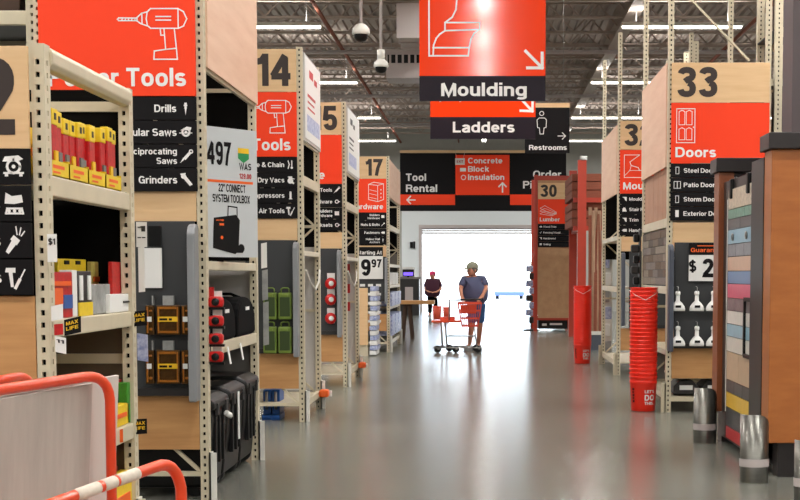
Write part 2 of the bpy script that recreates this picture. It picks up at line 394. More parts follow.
class Flat:
    def __init__(s): s.v = []; s.f = []
    def add(s, vs, fs):
        s.n = getattr(s, 'n', 0)+1; d = .00025*(s.n % 5)
        k = len(s.v); s.v += [(p[0], p[1], d) for p in vs]; s.f += [[k+i for i in f] for f in fs]; return s
    def text(s, t, x, y, cap, align='L', w=None, off=.022, sx=1.0, rot=0):
        vs, fs = glyphs(t, off)
        if not vs: return s
        k = cap; x0 = min(p[0] for p in vs); x1 = max(p[0] for p in vs)
        kx = w/(x1-x0) if w else k*sx; W = (x1-x0)*kx
        ox = x if align == 'L' else x-W if align == 'R' else x-W/2
        used = {}
        comp = []; prev = -1      # consecutive ribbons share no vertices: split them so each gets its own lift
        for f_ in fs:
            if not comp or min(f_) > prev: comp.append([])
            comp[-1].append(f_); prev = max(max(f_), prev)
        for c in comp:
            lo = min(min(f_) for f_ in c); hi = max(max(f_) for f_ in c)
            s.add([(ox+(p[0]-x0)*kx, y+p[1]*k) for p in vs[lo:hi+1]], [tuple(i-lo for i in f_) for f_ in c])
        return s
    def line(s, pts, w, closed=False):
        if closed: pts = pts+[pts[0]]
        for (a, b), (c, d) in zip(pts, pts[1:]):
            L = math.hypot(c-a, d-b)
            if L < 1e-6: continue
            ux, uy = (c-a)/L*w/2, (d-b)/L*w/2
            s.add([(a-ux+uy, b-uy-ux), (c+ux+uy, d+uy-ux), (c+ux-uy, d+uy+ux), (a-ux-uy, b-uy+ux)], [(0, 1, 2, 3)])
        return s
    def poly(s, pts): return s.add(list(pts), [tuple(range(len(pts)))])
    def rect(s, x0, y0, x1, y1): return s.poly([(x0, y0), (x1, y0), (x1, y1), (x0, y1)])
    def disc(s, x, y, r, n=14): return s.poly([(x+r*math.cos(2*PI*k/n), y+r*math.sin(2*PI*k/n)) for k in range(n)])
    def ring(s, x, y, r, w, n=16): return s.line([(x+r*math.cos(2*PI*k/n), y+r*math.sin(2*PI*k/n)) for k in range(n)], w, True)
    def build(s, name, m, parent, o, u=(1,0,0), v=(0,0,1)):
        o = Vector(o); u = Vector(u); v = Vector(v)
        n_ = u.cross(v); return MB().add([o+u*p+v*q+n_*d for p, q, d in s.v], s.f).build(name, m, parent, recalc=False)

# ------------------------------------------------------------------ the hall
XW0, XW1, YB, YF, ZC = -20.0, 20.0, -20.0, 56.0, 7.55
tag(B(XW0, XW1, YB, YF, -.1, 0).build('floor', fl), kind='structure')
DX0, DX1, DZ = PXX(422, YF, 2), PXX(553, YF, 2), PZ(228, YF)
wb = MB().box(XW0, DX0, YF, YF+.3, 0, ZC+.4).box(DX1, XW1, YF, YF+.3, 0, ZC+.4).box(DX0, DX1, YF, YF+.3, DZ, ZC+.4)
tag(wb.build('wall_back', wallm), kind='structure')
tag(B(XW0-.3, XW0, YB, YF, 0, ZC+.4).build('wall_left', wallm), kind='structure')
tag(B(XW1, XW1+.3, YB, YF, 0, ZC+.4).build('wall_right', wallm), kind='structure')
tag(B(XW0, XW1, YB-.3, YB, 0, ZC+.4).build('wall_front', wallm), kind='structure')
# painted lower dado beside the door and door frame
tag(MB().box(PXX(402, YF), DX0-.12, YF-.05, YF, 0, PZ(205, YF)).box(DX0-.12, DX1+.12, YF-.05, YF, DZ+.12, PZ(205, YF)).box(DX1+.12, DX1+.6, YF-.05, YF, 0, PZ(205, YF)).build('trim_1', wallw), kind='structure')
dr = MB().box(DX0-.12, DX0, YF-.08, YF+.3, 0, DZ+.12).box(DX1, DX1+.12, YF-.08, YF+.3, 0, DZ+.12).box(DX0, DX1, YF-.08, YF+.3, DZ, DZ+.12)
dr = dr.build('door_1', galv); tag(dr, kind='structure')
for k in range(4):
    MB().box(DX0, DX1, YF+.02, YF+.07, DZ-.06-k*.065, DZ-.002-k*.065).build('shutter_slat', galv, dr)
# ceiling: deck with ribs running along the aisle, joists as its children
cb = MB(); x = XW0; vs = []; fs = []; pit = .2
while x < XW1-.01:
    vs += [(x, YB, ZC+.06), (x+.06, YB, ZC+.06), (x+.08, YB, ZC), (x+.18, YB, ZC)]; x += pit
vs.append((x, YB, ZC+.06)); nn = len(vs); vs += [(a, YF, c) for a, b, c in vs]
fs = [(i, i+1, nn+i+1, nn+i) for i in range(nn-1)]
ce = cb.add(vs, fs).box(XW0, XW1, YB, YF, ZC+.3, ZC+.4).build('ceiling', deckm); tag(ce, kind='structure')
jm = None
y = -18.2; jz1, jz0 = ZC-.03, ZC-.72
while y < YF-.5:
    if jm is None:
        m = MB(); m.box(XW0, XW1, y-.05, y+.05, jz1-.05, jz1); m.box(XW0, XW1, y-.045, y+.045, jz0, jz0+.05)
        k = 0; x = XW0
        while x < XW1-.4:
            a, b_ = (jz0+.05, jz1-.05) if k % 2 == 0 else (jz1-.05, jz0+.05)
            m.bar((x, y, a), (x+.55, y, b_), .03, .035, up=(0, 1, 0)); x += .55; k += 1
        jo = m.build('joist', joistm, ce, loc=(0, y, 0)); jm = jo
    else:
        o = jm.copy(); C.objects.link(o); o.location = (0, y, 0)
    y += 1.85
for xg in (3.0, -9.0, 9.5):
    g = MB().box(xg-.14, xg+.14, YB, YF, ZC-.88, ZC-.84).box(xg-.14, xg+.14, YB, YF, ZC-.36, ZC-.32).box(xg-.02, xg+.02, YB, YF, ZC-.84, ZC-.36)
    g.build('girder', joistm, ce)
for xg, r in ((-3.3, .042), (-1.0, .025), (5.6, .04)):
    MB().tube([(xg, YB, 6.7), (xg, YF, 6.7)], r, 8).build('sprinkler_pipe', pipem, ce)
for yc in (26, 33, 41, 49):
    MB().tube([(XW0, yc, 6.62), (XW1, yc, 6.62)], .045, 8).build('conduit', galv, ce)

# strip light fixtures
def strip(a):
    r = thing('ceiling_light', 'x', 'light', (0, 0, ZL), 'fluorescent strip lights hung under the ceiling joists')
    hx, hy = (1.2, .09) if a == 'x' else (.09, 1.2)
    B(-hx, hx, -hy, hy, ZL-.01, ZL+.06).build('housing', creamw, r)
    for s in (-.045, .045):
        t = MB()
        if a == 'x': t.tube([(-1.17, s, ZL-.03), (1.17, s, ZL-.03)], .02, 6)
        else: t.tube([(s, -1.17, ZL-.03), (s, 1.17, ZL-.03)], .02, 6)
        t.build('tube', tubelit, r)
    w_ = MB()
    for s in (-.9, .9):
        p = (s, 0) if a == 'x' else (0, s); w_.tube([(p[0], p[1], ZL+.05), (p[0], p[1], ZC)], .005, 4)
    w_.build('wire', chrome, r)
    return r
LORD = 'first second third fourth fifth sixth seventh eighth ninth tenth eleventh twelfth thirteenth fourteenth fifteenth sixteenth seventeenth'.split()
ys_y = sorted({s_[1] for s_ in STRIPS if s_[2] == 'y'}, reverse=True); ys_x = sorted({s_[1] for s_ in STRIPS if s_[2] == 'x'}, reverse=True)
protos = {'x': strip('x'), 'y': strip('y')}; used = set()
for x, y, a in STRIPS:
    if a == 'y': lb = 'strip light running lengthwise above the main aisle, %s from the back wall' % LORD[ys_y.index(y)]
    else: lb = 'crosswise ceiling light, %s row from back wall, %s %s of the aisle' % (LORD[ys_x.index(y)], LORD[sorted([abs(q) for q in (-12.6, -8.5, -4.4) if x < 0] or [3.9, 8.1, 12.3]).index(abs(x))], 'left' if x < 0 else 'right')
    if a in used: o = dup(protos[a], (x, y, ZL), lb)
    else: o = protos[a]; o.location = (x, y, ZL); o['label'] = lb; used.add(a)
    o['group'] = 'strip lights above the main aisle' if a == 'y' else 'strip lights above the racks'
# outside
tag(B(-60, 60, YF+.3, 260, -.12, -.02).build('ground', asph), kind='structure')

# ------------------------------------------------------------------ racks
_pm = {}
def post_mesh(h, wd=.055, dp=.075, side=1):
    """upright with a column of punched holes in the camera face and in the aisle face; origin at its front aisle corner"""
    key = (round(h, 2), wd, dp, side)
    if key in _pm: return _pm[key]
    m = MB(); pit = .0508; hw, hh = .008, .011; t = .018
    def face(fn, W):
        z = 0; c = W/2; nr = int(h/pit)
        for k in range(nr):
            a0, a1 = k*pit, (k+1)*pit; mz = (a0+a1)/2
            P_ = [(0, a0), (c-hw, a0), (c+hw, a0), (W, a0), (0, a1), (c-hw, a1), (c+hw, a1), (W, a1),
                  (c-hw, mz-hh), (c+hw, mz-hh), (c-hw, mz+hh), (c+hw, mz+hh)]
            vs = [fn(u, v, 0) for u, v in P_]+[fn(u, v, t) for u, v in P_[8:]]
            m.add(vs, [(0, 1, 5, 4), (2, 3, 7, 6), (1, 2, 9, 8), (10, 11, 6, 5), (8, 9, 13, 12), (9, 11, 15, 13), (11, 10, 14, 15), (10, 8, 12, 14)]); m.add([], []); m.f.append([len(m.v)-4, len(m.v)-3, len(m.v)-1, len(m.v)-2]); m.mi.append(1); m.sm.append(False)  # black back in each hole paints in the dark of the hollow post
        if nr*pit < h: m.add([fn(0, nr*pit, 0), fn(W, nr*pit, 0), fn(W, h, 0), fn(0, h, 0)], [(0, 1, 2, 3)])
    s = side   # aisle on +x (s=1) or -x (s=-1); origin at aisle/near corner, body extends to -s*x and +y
    face(lambda u, v, d: (-s*u, d, v), wd)
    face(lambda u, v, d: (-s*d, u, v), dp)
    m.add([(-s*wd, 0, 0), (-s*wd, dp, 0), (-s*wd, dp, h), (-s*wd, 0, h), (0, dp, 0), (0, dp, h), (0, 0, h)], [(0, 1, 2, 3), (1, 4, 5, 2), (3, 2, 5, 6)])
    me = bpy.data.meshes.new('post'); me.from_pydata(m.v, [], m.f); me.materials.append(cream); me.materials.append(void); me.polygons.foreach_set('material_index', m.mi); _pm[key] = me
    return me
def post(parent, x, y, h, side=1, m=None, wd=.055):
    o = bpy.data.objects.new('post', post_mesh(h, wd, .075, side)); C.objects.link(o); o.parent = parent
    o.location = Vector((x, y, 0))-wl(parent)
    if m: o.material_slots[0].link = 'OBJECT'; o.material_slots[0].material = m
    return o
def rack(label, XF, Yn, Yf, side, h, beams, liners, kick=None, guard=True, W=1.07, upper=None, name='endcap_rack', extra=None, braces=True, bh=3.6):
    """side=+1: aisle face looks to +x (left-hand racks). XF is the aisle face plane."""
    s = side; XB = XF-s*W
    r = thing(name, label, 'rack', (XF-s*W/2, Yn, 0))
    for yy in (Yn, Yf-.075):
        post(r, XF, yy, h, s); post(r, XB+s*.055, yy, h, s)
    def fb(x0, x1, *a): return B(min(x0, x1), max(x0, x1), *a)
    for z0, z1 in beams:
        m = MB(); m.box(XF-s*.045, XF-s*.004, Yn+.075, Yf-.075, z0, z1); m.box(XF-s*.06, XF-s*.045, Yn+.075, Yf-.075, z0, z1-.02)
        m.build('beam', cream, r, bevel=.006)
        m = MB(); m.box(XB+s*.005, XF-s*.06, Yn+.08, Yf-.08, z1-.035, z1-.02); m.build('shelf_deck', cream, r)
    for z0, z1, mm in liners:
        fb(XB+s*.06, XF-s*.06, Yf-.035, Yf-.02, z0, z1).build('liner_panel', mm, r)  # the black ones put the dark of the rack's void into a panel
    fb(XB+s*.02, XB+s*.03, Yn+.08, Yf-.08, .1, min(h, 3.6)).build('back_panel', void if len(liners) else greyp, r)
    if braces:
        for yy in (Yn+.03, Yf-.045):
            z = .17; k = 0
            if s < 0 and yy < Yn+.1: z = 1.07; k = 1
            while z < min(h-.1, bh):
                MB().bar((XB+s*.05, yy, z), (XF-s*.05, yy, z), .03, .035, up=(0, 1, 0)).build('brace', cream, r)
                if z+.6 < h:
                    a, b_ = (XB+s*.05, XF-s*.05) if k % 2 else (XF-s*.05, XB+s*.05)
                    MB().bar((a, yy+.01, z), (b_, yy+.01, min(z+.9, h-.05, bh)), .022, .03, up=(0, 1, 0)).build('brace', cream, r)
                z += .9; k += 1
    if kick:
        for z0, z1, mm in kick: fb(XB+s*.056, XF-s*.058, Yn-.004, Yn+.01, z0, z1).build('side_panel', mm, r, bevel=.003)
    if guard:
        for yy in (Yn-.012, Yf-.087):
            m = MB(); m.box(XF+s*.002, XF+s*.05, yy, yy+.012, 0, .31); m.box(XF+s*.002, XF+s*.014, yy, yy+.09, 0, .31)
            m.build('corner_guard', creamw if s > 0 else cream, r)
    if upper:
        z0, z1, mm = upper
        fb(XF-s*.006, XF+s*.012, Yn+.078, Yf+.0, z0, z1).build('upper_panel', mm, r)
        fb(XF-s*.03, XF-s*.006, Yn+.075, Yf-.075, z0-.02, z0+.03).build('beam', cream, r)
        fb(XF-s*.03, XF-s*.006, Yn+.075, Yf-.075, z1-.1, z1-.04).build('beam', cream, r)
    return r

# ---------- sign pictograms (metres, y up)
def drill_icon(f, ox, oy, k=1/590., w=.008):
    q = lambda pts: [(ox+(a-712)*k, oy+(332-b)*k) for a, b in pts]
    f.line(q([(578,33),(680,33),(700,44),(712,70),(700,96),(680,105),(578,105),(566,95),(562,70),(566,45)]), w, True)
    f.line(q([(562,46),(545,50),(536,58),(528,66),(528,78),(540,87),(562,95)]), w); f.line(q([(546,50),(546,88)]), w)
    f.line(q([(528,68),(460,67),(455,72),(460,77),(528,77)]), w)
    for a in range(470, 525, 12): f.line(q([(a, 77), (a+5, 67)]), w*.7)
    f.line(q([(598,62),(652,62)]), w); f.line(q([(598,75),(652,75)]), w); f.line(q([(680,33),(680,105)]), w)
    f.line(q([(613,105),(615,130),(627,130)]), w)
    f.line(q([(627,105),(632,182),(590,188),(588,218),(675,218),(672,178),(665,105)]), w); f.line(q([(632,182),(672,178)]), w)
def door_icon(f, x, y, w_=.19, h_=.35, lw=.008):
    f.line([(x, y), (x+w_, y), (x+w_, y+h_), (x, y+h_)], lw, True)
    for i in (0, 1):
        for j, (a, b_) in enumerate(((.03, .14), (.185, .32))):
            x0 = x+.025+i*.075; f.line([(x0, y+a), (x0+.06, y+a), (x0+.06, y+b_), (x0+.03, y+b_+.015), (x0, y+b_)], lw*.8, True)
    f.disc(x+w_-.014, y+.16, .007)
def mould_icon(f, x, y, k, w):
    q = lambda pts: [(x+(a-145)*k, y+(215-b)*k) for a, b in pts]
    f.line(q([(145,-60),(145,215),(292,215),(296,183)]), w); f.line(q([(160,185),(296,185)]), w)
    f.line(q([(160,213),(162,175),(172,150),(185,135),(205,122)]), w)
    f.line(q([(205,122),(205,92),(335,92),(335,118),(205,122)]), w); f.line(q([(335,118),(314,132),(302,155),(296,183)]), w)
    f.line(q([(205,92),(232,72),(246,44),(250,0),(250,-60)]), w)
def small_icon(f, kind, x, y):       # centred on x,y; about 0.08 m
    if kind == 'bit':
        f.rect(x-.008, y-.002, x+.008, y+.035); f.rect(x-.012, y+.015, x+.012, y+.022); f.poly([(x-.006, y-.002), (x, y-.042), (x+.006, y-.002)])
    elif kind == 'saw':
        f.ring(x, y, .022, .012); f.poly([(x-.035, y+.012), (x+.005, y+.035), (x+.035, y+.03), (x+.03, y+.012)]); f.rect(x-.042, y-.008, x+.04, y-.002); f.disc(x, y, .009)
    elif kind == 'recip':
        f.poly([(x-.04, y-.045), (x-.02, y-.01), (x-.008, y-.018)]); f.poly([(x-.02, y-.012), (x+.02, y+.03), (x+.035, y+.02), (x-.005, y-.025)]); f.ring(x+.03, y+.028, .01, .007)
    elif kind == 'grinder':
        f.disc(x-.02, y+.022, .016); f.poly([(x-.022, y+.01), (x+.02, y-.04), (x+.038, y-.03), (x-.005, y+.025)]); f.line([(x-.035, y+.035), (x-.01, y+.038)], .008)
    elif kind == 'mitre':
        f.poly([(x-.045, y+.02), (x-.035, y+.04), (x+.02, y+.045), (x+.04, y+.03), (x+.015, y+.02)]); f.ring(x, y, .026, .01); f.rect(x-.042, y-.03, x+.042, y-.022); f.rect(x-.036, y-.04, x-.022, y-.03); f.rect(x+.022, y-.04, x+.036, y-.03); f.disc(x, y, .008)
    elif kind == 'sander':
        f.poly([(x-.04, y), (x-.035, y+.045), (x-.01, y+.03), (x+.03, y+.035), (x+.035, y+.005), (x, y-.002)]); f.line([(x-.03, y-.02), (x+.03, y-.02), (x+.035, y-.04), (x-.035, y-.04)], .008, True)
        for a in (-.022, 0, .022): f.disc(x+a, y-.03, .007)
    elif kind == 'torch':
        f.poly([(x-.04, y-.045), (x-.028, y-.055), (x+.008, y-.01), (x-.01, y+.008)]); f.poly([(x-.02, y+.004), (x+.006, y-.02), (x+.02, y+.0), (x-.006, y+.022)])
        for a, b_ in ((.0, .045), (.02, .04), (.034, .026)): f.line([(x+a*.5+.008, y+.02+(b_-.03)*.3), (x+a+.004, y+b_+.01)], .005)
    elif kind == 'driver':
        f.poly([(x-.045, y+.02), (x-.04, y+.038), (x-.002, y+.038), (x-.002, y+.018)]); f.poly([(x-.03, y+.02), (x-.022, y-.04), (x-.01, y-.04), (x-.014, y+.02)]); f.line([(x+.036, y+.03), (x+.014, y-.012)], .006); f.line([(x+.014, y-.012), (x-.002, y-.042)], .013)
    elif kind == 'chain':
        f.line([(x-.02, y+.035), (x-.01, y), (x-.02, y-.035)], .01); f.line([(x+.015, y+.035), (x+.015, y-.035)], .01); f.disc(x+.015, y-.03, .012)
    elif kind == 'vac':
        f.disc(x, y-.008, .028); f.rect(x-.018, y+.01, x+.018, y+.035); f.disc(x+.028, y-.03, .01); f.line([(x-.02, y+.03), (x+.035, y+.01)], .008)
    elif kind == 'tank': f.rect(x-.01, y-.035, x+.01, y+.03); f.disc(x, y+.03, .01); f.rect(x-.016, y-.038, x+.016, y-.03)
    elif kind == 'door': f.line([(x-.016, y-.035), (x+.016, y-.035), (x+.016, y+.035), (x-.016, y+.035)], .006, True)
    elif kind == 'door2':
        f.line([(x-.034, y-.035), (x+.034, y-.035), (x+.034, y+.035), (x-.034, y+.035)], .006, True); f.line([(x, y-.035), (x, y+.035)], .008)
    elif kind == 'doorx':
        f.rect(x-.018, y-.036, x+.018, y+.036)
    elif kind == 'prof': f.poly([(x-.035, y+.03), (x+.03, y+.03), (x+.03, y-.03), (x+.01, y-.02), (x-.005, y+.012)])
    elif kind == 'prof2': f.poly([(x-.03, y-.03), (x-.03, y+.01), (x-.012, y+.03), (x+.012, y+.025), (x+.032, y-.03)])
    elif kind == 'plank': f.poly([(x-.038, y), (x-.01, y+.02), (x+.035, y+.02), (x+.035, y-.02), (x-.01, y-.02)])
    elif kind == 'check': f.line([(x-.02, y), (x-.005, y-.02), (x+.025, y+.028)], .009)
    elif kind == 'box': f.rect(x-.028, y-.025, x+.028, y+.025)
    elif kind == 'screw': f.line([(x-.025, y-.025), (x+.025, y+.025)], .01); f.disc(x+.025, y+.025, .012)
    elif kind == 'ring': f.ring(x, y, .02, .01); f.line([(x+.018, y), (x+.035, y)], .01)

def rack_sign(label, Y, x0, x1, number, title, icon, strips, left=True, ztop=3.65, redon=True, tcap=.115, toff=.06):
    yb = Y-.012
    r = thing('aisle_sign', label, 'sign', ((x0+x1)/2, yb, ztop-1.6))
    W = x1-x0
    nb = B(x0, x1, yb-.018, yb, ztop-.41, ztop).build('number_board', ply, r, bevel=.002)
    if number:
        f = Flat()
        if left: f.text(number, W-.055, .055, .31, 'R', off=.035, sx=1.0)
        else: f.text(number, .06, .055, .31, 'L', off=.035, sx=1.08)
        f.build('digits', dig, nb, (x0, yb-.0195, ztop-.41))
    z = ztop-.41
    if redon:
        tb = B(x0, x1, yb-.018, yb, z-.625, z-.004).build('title_board', red, r, bevel=.002)
        f = Flat()
        if left: f.text(title, W-toff, .06, tcap, 'R', sx=1.13)
        else: f.text(title, .045, .06, tcap, 'L', sx=1.27)
        f.build('lettering', white, tb, (x0, yb-.0195, z-.625))
        f = Flat(); icon(f, W, left); f.build('pictogram', white, tb, (x0, yb-.0195, z-.625))
        z -= .63
    for st in strips:
        txt, kind = st[0], st[1]
        h = .144
        b_ = B(x0, x1, yb-.016, yb, z-h, z).build('topic_strip', black, r, bevel=.002)
        f = Flat(); lines = txt.split('\n'); cap = .047 if not (len(st) > 2) else st[2]
        for i, t in enumerate(lines):
            yy = h/2-cap/2 + ((len(lines)-1)/2-i)*cap*1.5
            if left: f.text(t, W-.125, yy, cap, 'R', off=.018, sx=1.14)
            else: f.text(t, .135, yy, cap, 'L', off=.018, sx=1.22)
        f.build('lettering', white, b_, (x0, yb-.0175, z-h))
        f = Flat(); small_icon(f, kind, W-.066 if left else .068, h/2); f.build('pictogram', white, b_, (x0, yb-.0175, z-h))
        z -= h+.005
    return r
def ic_drill(f, W, left): drill_icon(f, W-.05, .035)
def ic_door(f, W, left): door_icon(f, .055, .21)
def ic_mould(f, W, left):
    q = lambda pts: [(.06+a, .23+b_) for a, b_ in pts]
    f.line(q([(0, 0), (.3, 0), (.3, .1), (.22, .1), (.2, .14), (.1, .17), (.08, .22), (.22, .32), (.0, .32)]), .009, True); f.line(q([(.0, .02), (.08, .1), (.3, .1)]), .007); f.line(q([(.08, .1), (.1, .17)]), .007)
def ic_lumber(f, W, left):
    q = lambda pts: [(.05+a, .2+b_) for a, b_ in pts]
    for d in (0, .07, .14): f.line(q([(0, .05+d), (.3, .0+d*.3), (.42, .05+d*.3), (.12, .12+d)]), .009, True)
def ic_cab(f, W, left):
    q = lambda pts: [(W-.33+a, .2+b_) for a, b_ in pts]
    f.line(q([(0, .04), (.17, .0), (.28, .04), (.28, .33), (.1, .36), (0, .32)]), .01, True); f.line(q([(.17, 0), (.17, .3), (0, .32)]), .009); f.line(q([(.17, .3), (.28, .33)]), .009)
    for z in (.08, .15, .22):
        f.line(q([(.02, z), (.15, z-.03)]), .007); f.disc(*q([(.23, z+.0)])[0], .012)

XL, XR = -1.77, 1.92
KB = [(1.79, 2.0, ply), (.33, .68, plyd)]
# --- A : nearest left rack (12)
YA0, YA1 = 5.74, 7.17
rA = rack('cream steel rack nearest on the left, with shelves of bagged tool accessories', XL-.01, YA0, YA1, 1, 2.385,
     [(1.775, 1.86), (1.19, 1.265), (.62, .70), (.12, .2)], [(1.3, 2.38, void), (.15, 1.19, beigep)], kick=[(.15, 1.365, plyd)], guard=True, braces=False)
for z_ in (2.27, 1.0): B(XL-1.02, XL-.07, YA1-.05, YA1-.02, z_, z_+.05).build('brace', cream, rA)
m = MB()
a = P(47, 58, YA0+.04); b_ = P(133, 99, YA1-.03)
xA = XL-.01
m.prism([(-.055, 2.295), (-.005, 2.295), (.012, 2.315), (.014, 2.36), (.0, 2.38), (-.055, 2.38)], lambda u_, v_, h_: (xA+u_, h_, v_), YA0+.072, YA1-.072)
m.build('beam', cream, rA, bevel=.006)
rack_sign('sign for aisle 12 on the nearest left rack, plywood board over four black tool strips', YA0, xA-1.0, xA-.058, '12', '', None,
     [('Miter Saws', 'mitre'), ('Sanders', 'sander'), ('Flashlights', 'torch'), ('Accessories', 'driver')], ztop=2.37, redon=False)
# --- B : Power tools
YB0, YB1 = 8.95, 11.0
rB = rack('cream steel rack second on the left, with black bags above black rolling tool chests', XL, YB0, YB1, 1, 3.75,
     [(1.48, 1.54), (.92, 1.0)], [(1.56, 3.6, void), (1.0, 1.5, lightp), (.1, .92, greyp)], kick=KB, upper=(2.77, 3.68, plyp))
rack_sign('orange Power Tools sign with drill outline on the second left rack', YB0, XL-1.03, XL-.045, '13', 'Power Tools', ic_drill,
     [('Drills', 'bit'), ('Circular Saws', 'saw'), ('Reciprocating\nSaws', 'recip', .04), ('Grinders', 'grinder')], ztop=3.61)
# --- C : 14
YC0, YC1 = 13.78, 15.2
rC = rack('cream steel rack third on the left below number 14, green cases on its side', XL, YC0, YC1, 1, 3.66,
     [(2.33, 2.43), (1.64, 1.69), (.13, .2)], [(1.75, 3.6, void), (.2, 1.75, lightp)], kick=KB, upper=(2.77, 3.62, lightp))
rack_sign('orange Tools sign under number 14, its left half hidden by the rack in front', YC0, XL-1.03, XL-.052, '14', 'Power Tools', ic_drill,
     [('Rope & Chain', 'chain'), ('Dry Vacs', 'vac'), ('Compressors', 'tank'), ('Air Tools', 'driver')], ztop=3.635)
# --- D : 15
YD0, YD1 = 18.1, 19.9
rD = rack('cream steel rack fourth on the left below the number ending in 5', XL, YD0, YD1, 1, 3.66,
     [(2.3, 2.4), (1.64, 1.69), (.13, .2)], [(1.75, 3.6, void), (.2, 1.75, lightp)], kick=KB, upper=(2.77, 3.62, lightp))
rack_sign('orange sign under the partly hidden number 15 on the fourth left rack', YD0, XL-1.03, XL-.052, '15', 'Hardware', (lambda f, W, left: f.rect(.2, .25, .3, .5)),
     [('Hand Tools', 'recip'), ('Hardware', 'ring'), ('Builders\nHardware', 'box', .038), ('Locksets', 'ring')], toff=.22)
# --- E : 17
YE0, YE1 = 26.3, 29.6
rE = rack('cream steel rack farthest along the left side, below number 17', XL, YE0, YE1, 1, 3.66,
     [(2.3, 2.4), (1.6, 1.66), (1.2, 1.26), (.8, .86), (.13, .2)], [(1.9, 3.6, void), (.2, 1.9, greyp)], kick=KB[:1]+[(.4, .72, plyd)], upper=(2.9, 3.6, plyp))
rack_sign('orange Hardware sign under number 17, farthest on the left side', YE0, XL-1.03, XL-.052, '17', 'Hardware', ic_cab,
     [('Builders\nHardware', 'box', .038), ('Nuts & Bolts', 'screw'), ('Fasteners', 'plank'), ('Hollow Wall\nAnchors', 'bit', .038)], tcap=.1)
# --- G : 33
YG0, YG1 = 14.75, 17.1
rG = rack('tall cream steel rack on the right below number 33, wood samples on its aisle side', XR, YG0, YG1, -1, 4.95,
     [(1.95, 2.05), (1.25, 1.33), (.6, .66), (.12, .18)], [(.1, .6, greyp)], kick=[(1.79, 2.0, ply), (.36, .68, plyd)], upper=None)
MB().box(XR-.012, XR+.004, YG0+.08, YG1, 2.585, 3.66).build('upper_panel', plyp, rG)
rack_sign('orange Doors sign with door outline under number 33', YG0, XR+.03, XR+1.05, '33', 'Doors', ic_door,
     [('Steel Doors', 'door'), ('Patio Doors', 'door2'), ('Storm Doors', 'door'), ('Exterior Doors', 'doorx')], left=False, tcap=.105)
# --- Hh : 32
YH0, YH1 = 20.25, 22.9
rH = rack('tall cream steel rack on the right below number 32, behind the one with 33', XR, YH0, YH1, -1, 4.9,
     [(1.95, 2.02), (1.2, 1.28), (.12, .2)], [(1.7, 2.9, void)], kick=[(1.79, 2.0, ply), (.36, .68, plyd)])
MB().box(XR-.012, XR+.004, YH0+.08, YH1, 2.62, 3.6).build('upper_panel', plyp, rH)
rack_sign('orange Moulding sign under number 32, partly hidden behind stacked cartons', YH0, XR+.03, XR+1.05, '32', 'Moulding', ic_mould,
     [('Moulding', 'prof'), ('Stair Parts', 'prof2'), ('Trim', 'prof'), ('Handrail', 'plank')], left=False, tcap=.105)
# --- I : 30 red rack
YI0, YI1 = 36.0, 38.0
xi0, xi1 = PXX(534, YI0, 2), PXX(573, YI0, 2)
rI = thing('lumber_rack', 'orange-red steel rack end under number 30 beside the loading door', 'rack', ((xi0+xi1)/2, YI0, 0))
for xx in (xi0, xi1-.09):
    for yy in (YI0, YI1-.09): B(xx, xx+.09, yy, yy+.09, 0, 4.0).build('post', rackred, rI)
for z in (.35, 3.92): B(xi0+.09, xi1-.09, YI0+.01, YI0+.08, z-.06, z+.06).build('beam', rackred, rI)
B(xi0+.1, xi1-.1, YI0-.004, YI0+.01, PZ(318, YI0), PZ(248, YI0)).build('side_panel', card, rI)
B(xi0+.12, xi1-.12, YI0+.2, YI0+1.5, .06, .3).build('dark_gap_block', blk, rI)  # black block stands in for the dark gap under the board
f = Flat(); f.rect(.1, .08, .22, .14); f.rect(.3, .1, .62, .15); f.build('lettering', white, rI, (xi0+.12, YI0+.198, .06))
rack_sign('small orange Lumber sign under number 30 by the loading door', YI0, xi0+.1, xi1-.09, '30', 'Lumber', ic_lumber,
     [('Wood Trim', 'plank'), ('Fencing Wood', 'check'), ('Hardwood', 'prof'), ('Siding', 'box')], left=False, ztop=PZ(183, YI0), tcap=.1)

# --- posters on the upper aisle panels of C and D
for (Y0, Y1, lb) in ((YC0, YC1, 'white and pink poster on the upper side of the rack below 14'), (YD0, YD1, 'small white poster on the upper side of the rack below 15')):
    r = thing('poster', lb, 'poster', (XL+.02, (Y0+Y1)/2, 2.8))
    B(XL+.0125, XL+.018, Y0+.12, Y1-.05, 2.8, 3.6).build('sheet', whitep, r)
    f = Flat(); f.rect(.3, .62, .62, .7); f.rect(.7, .6, .95, .66); f.rect(.15, .42, .8, .45); f.rect(.15, .36, .7, .38); f.rect(.15, .3, .75, .32)
    f.build('print', redp if Y0 == YC0 else dark, r, (XL+.019, Y0+.12, 2.8), (0, 1, 0))
    f = Flat(); f.rect(.1, .08, 1.15, .24); f.build('print', bluec, r, (XL+.019, Y0+.12, 2.8), (0, 1, 0))

# ---------- pegboard side displays (charcoal panel, rounded metal wing)
def wing_mb(xc, y0, z0, z1, w_=.05, dp=.14, side=1):
    pts = [(0, z0), (dp, z0), (dp, z1-.06), (dp*.8, z1-.015), (dp*.45, z1), (0, z1)]
    return MB().prism(pts, lambda u, v, h: (h, y0-u, v), xc-w_/2, xc+w_/2)
def peg_display(label, Y, x0, x1, wx, z0=.68, z1=1.79, wm=None, wz0=None):
    r = thing('pegboard_display', label, 'display', ((x0+x1)/2, Y-.05, z0))
    B(x0, x1, Y-.035, Y-.006, z0, z1).build('panel', peg, r, bevel=.004)
    B(x0, x1, Y-.05, Y-.03, z0-.0, z0+.05).build('bottom_rail', dark, r)
    o = wing_mb(wx, Y-.036, wz0 or z0-.03, z1-.02).build('end_wing', wm or wing, r, bevel=.012)
    return r
peg_display('charcoal pegboard with yellow bit cases on the Power Tools rack side', YB0, PXX(134, YB0), PXX(196, YB0), PXX(196.5, YB0))
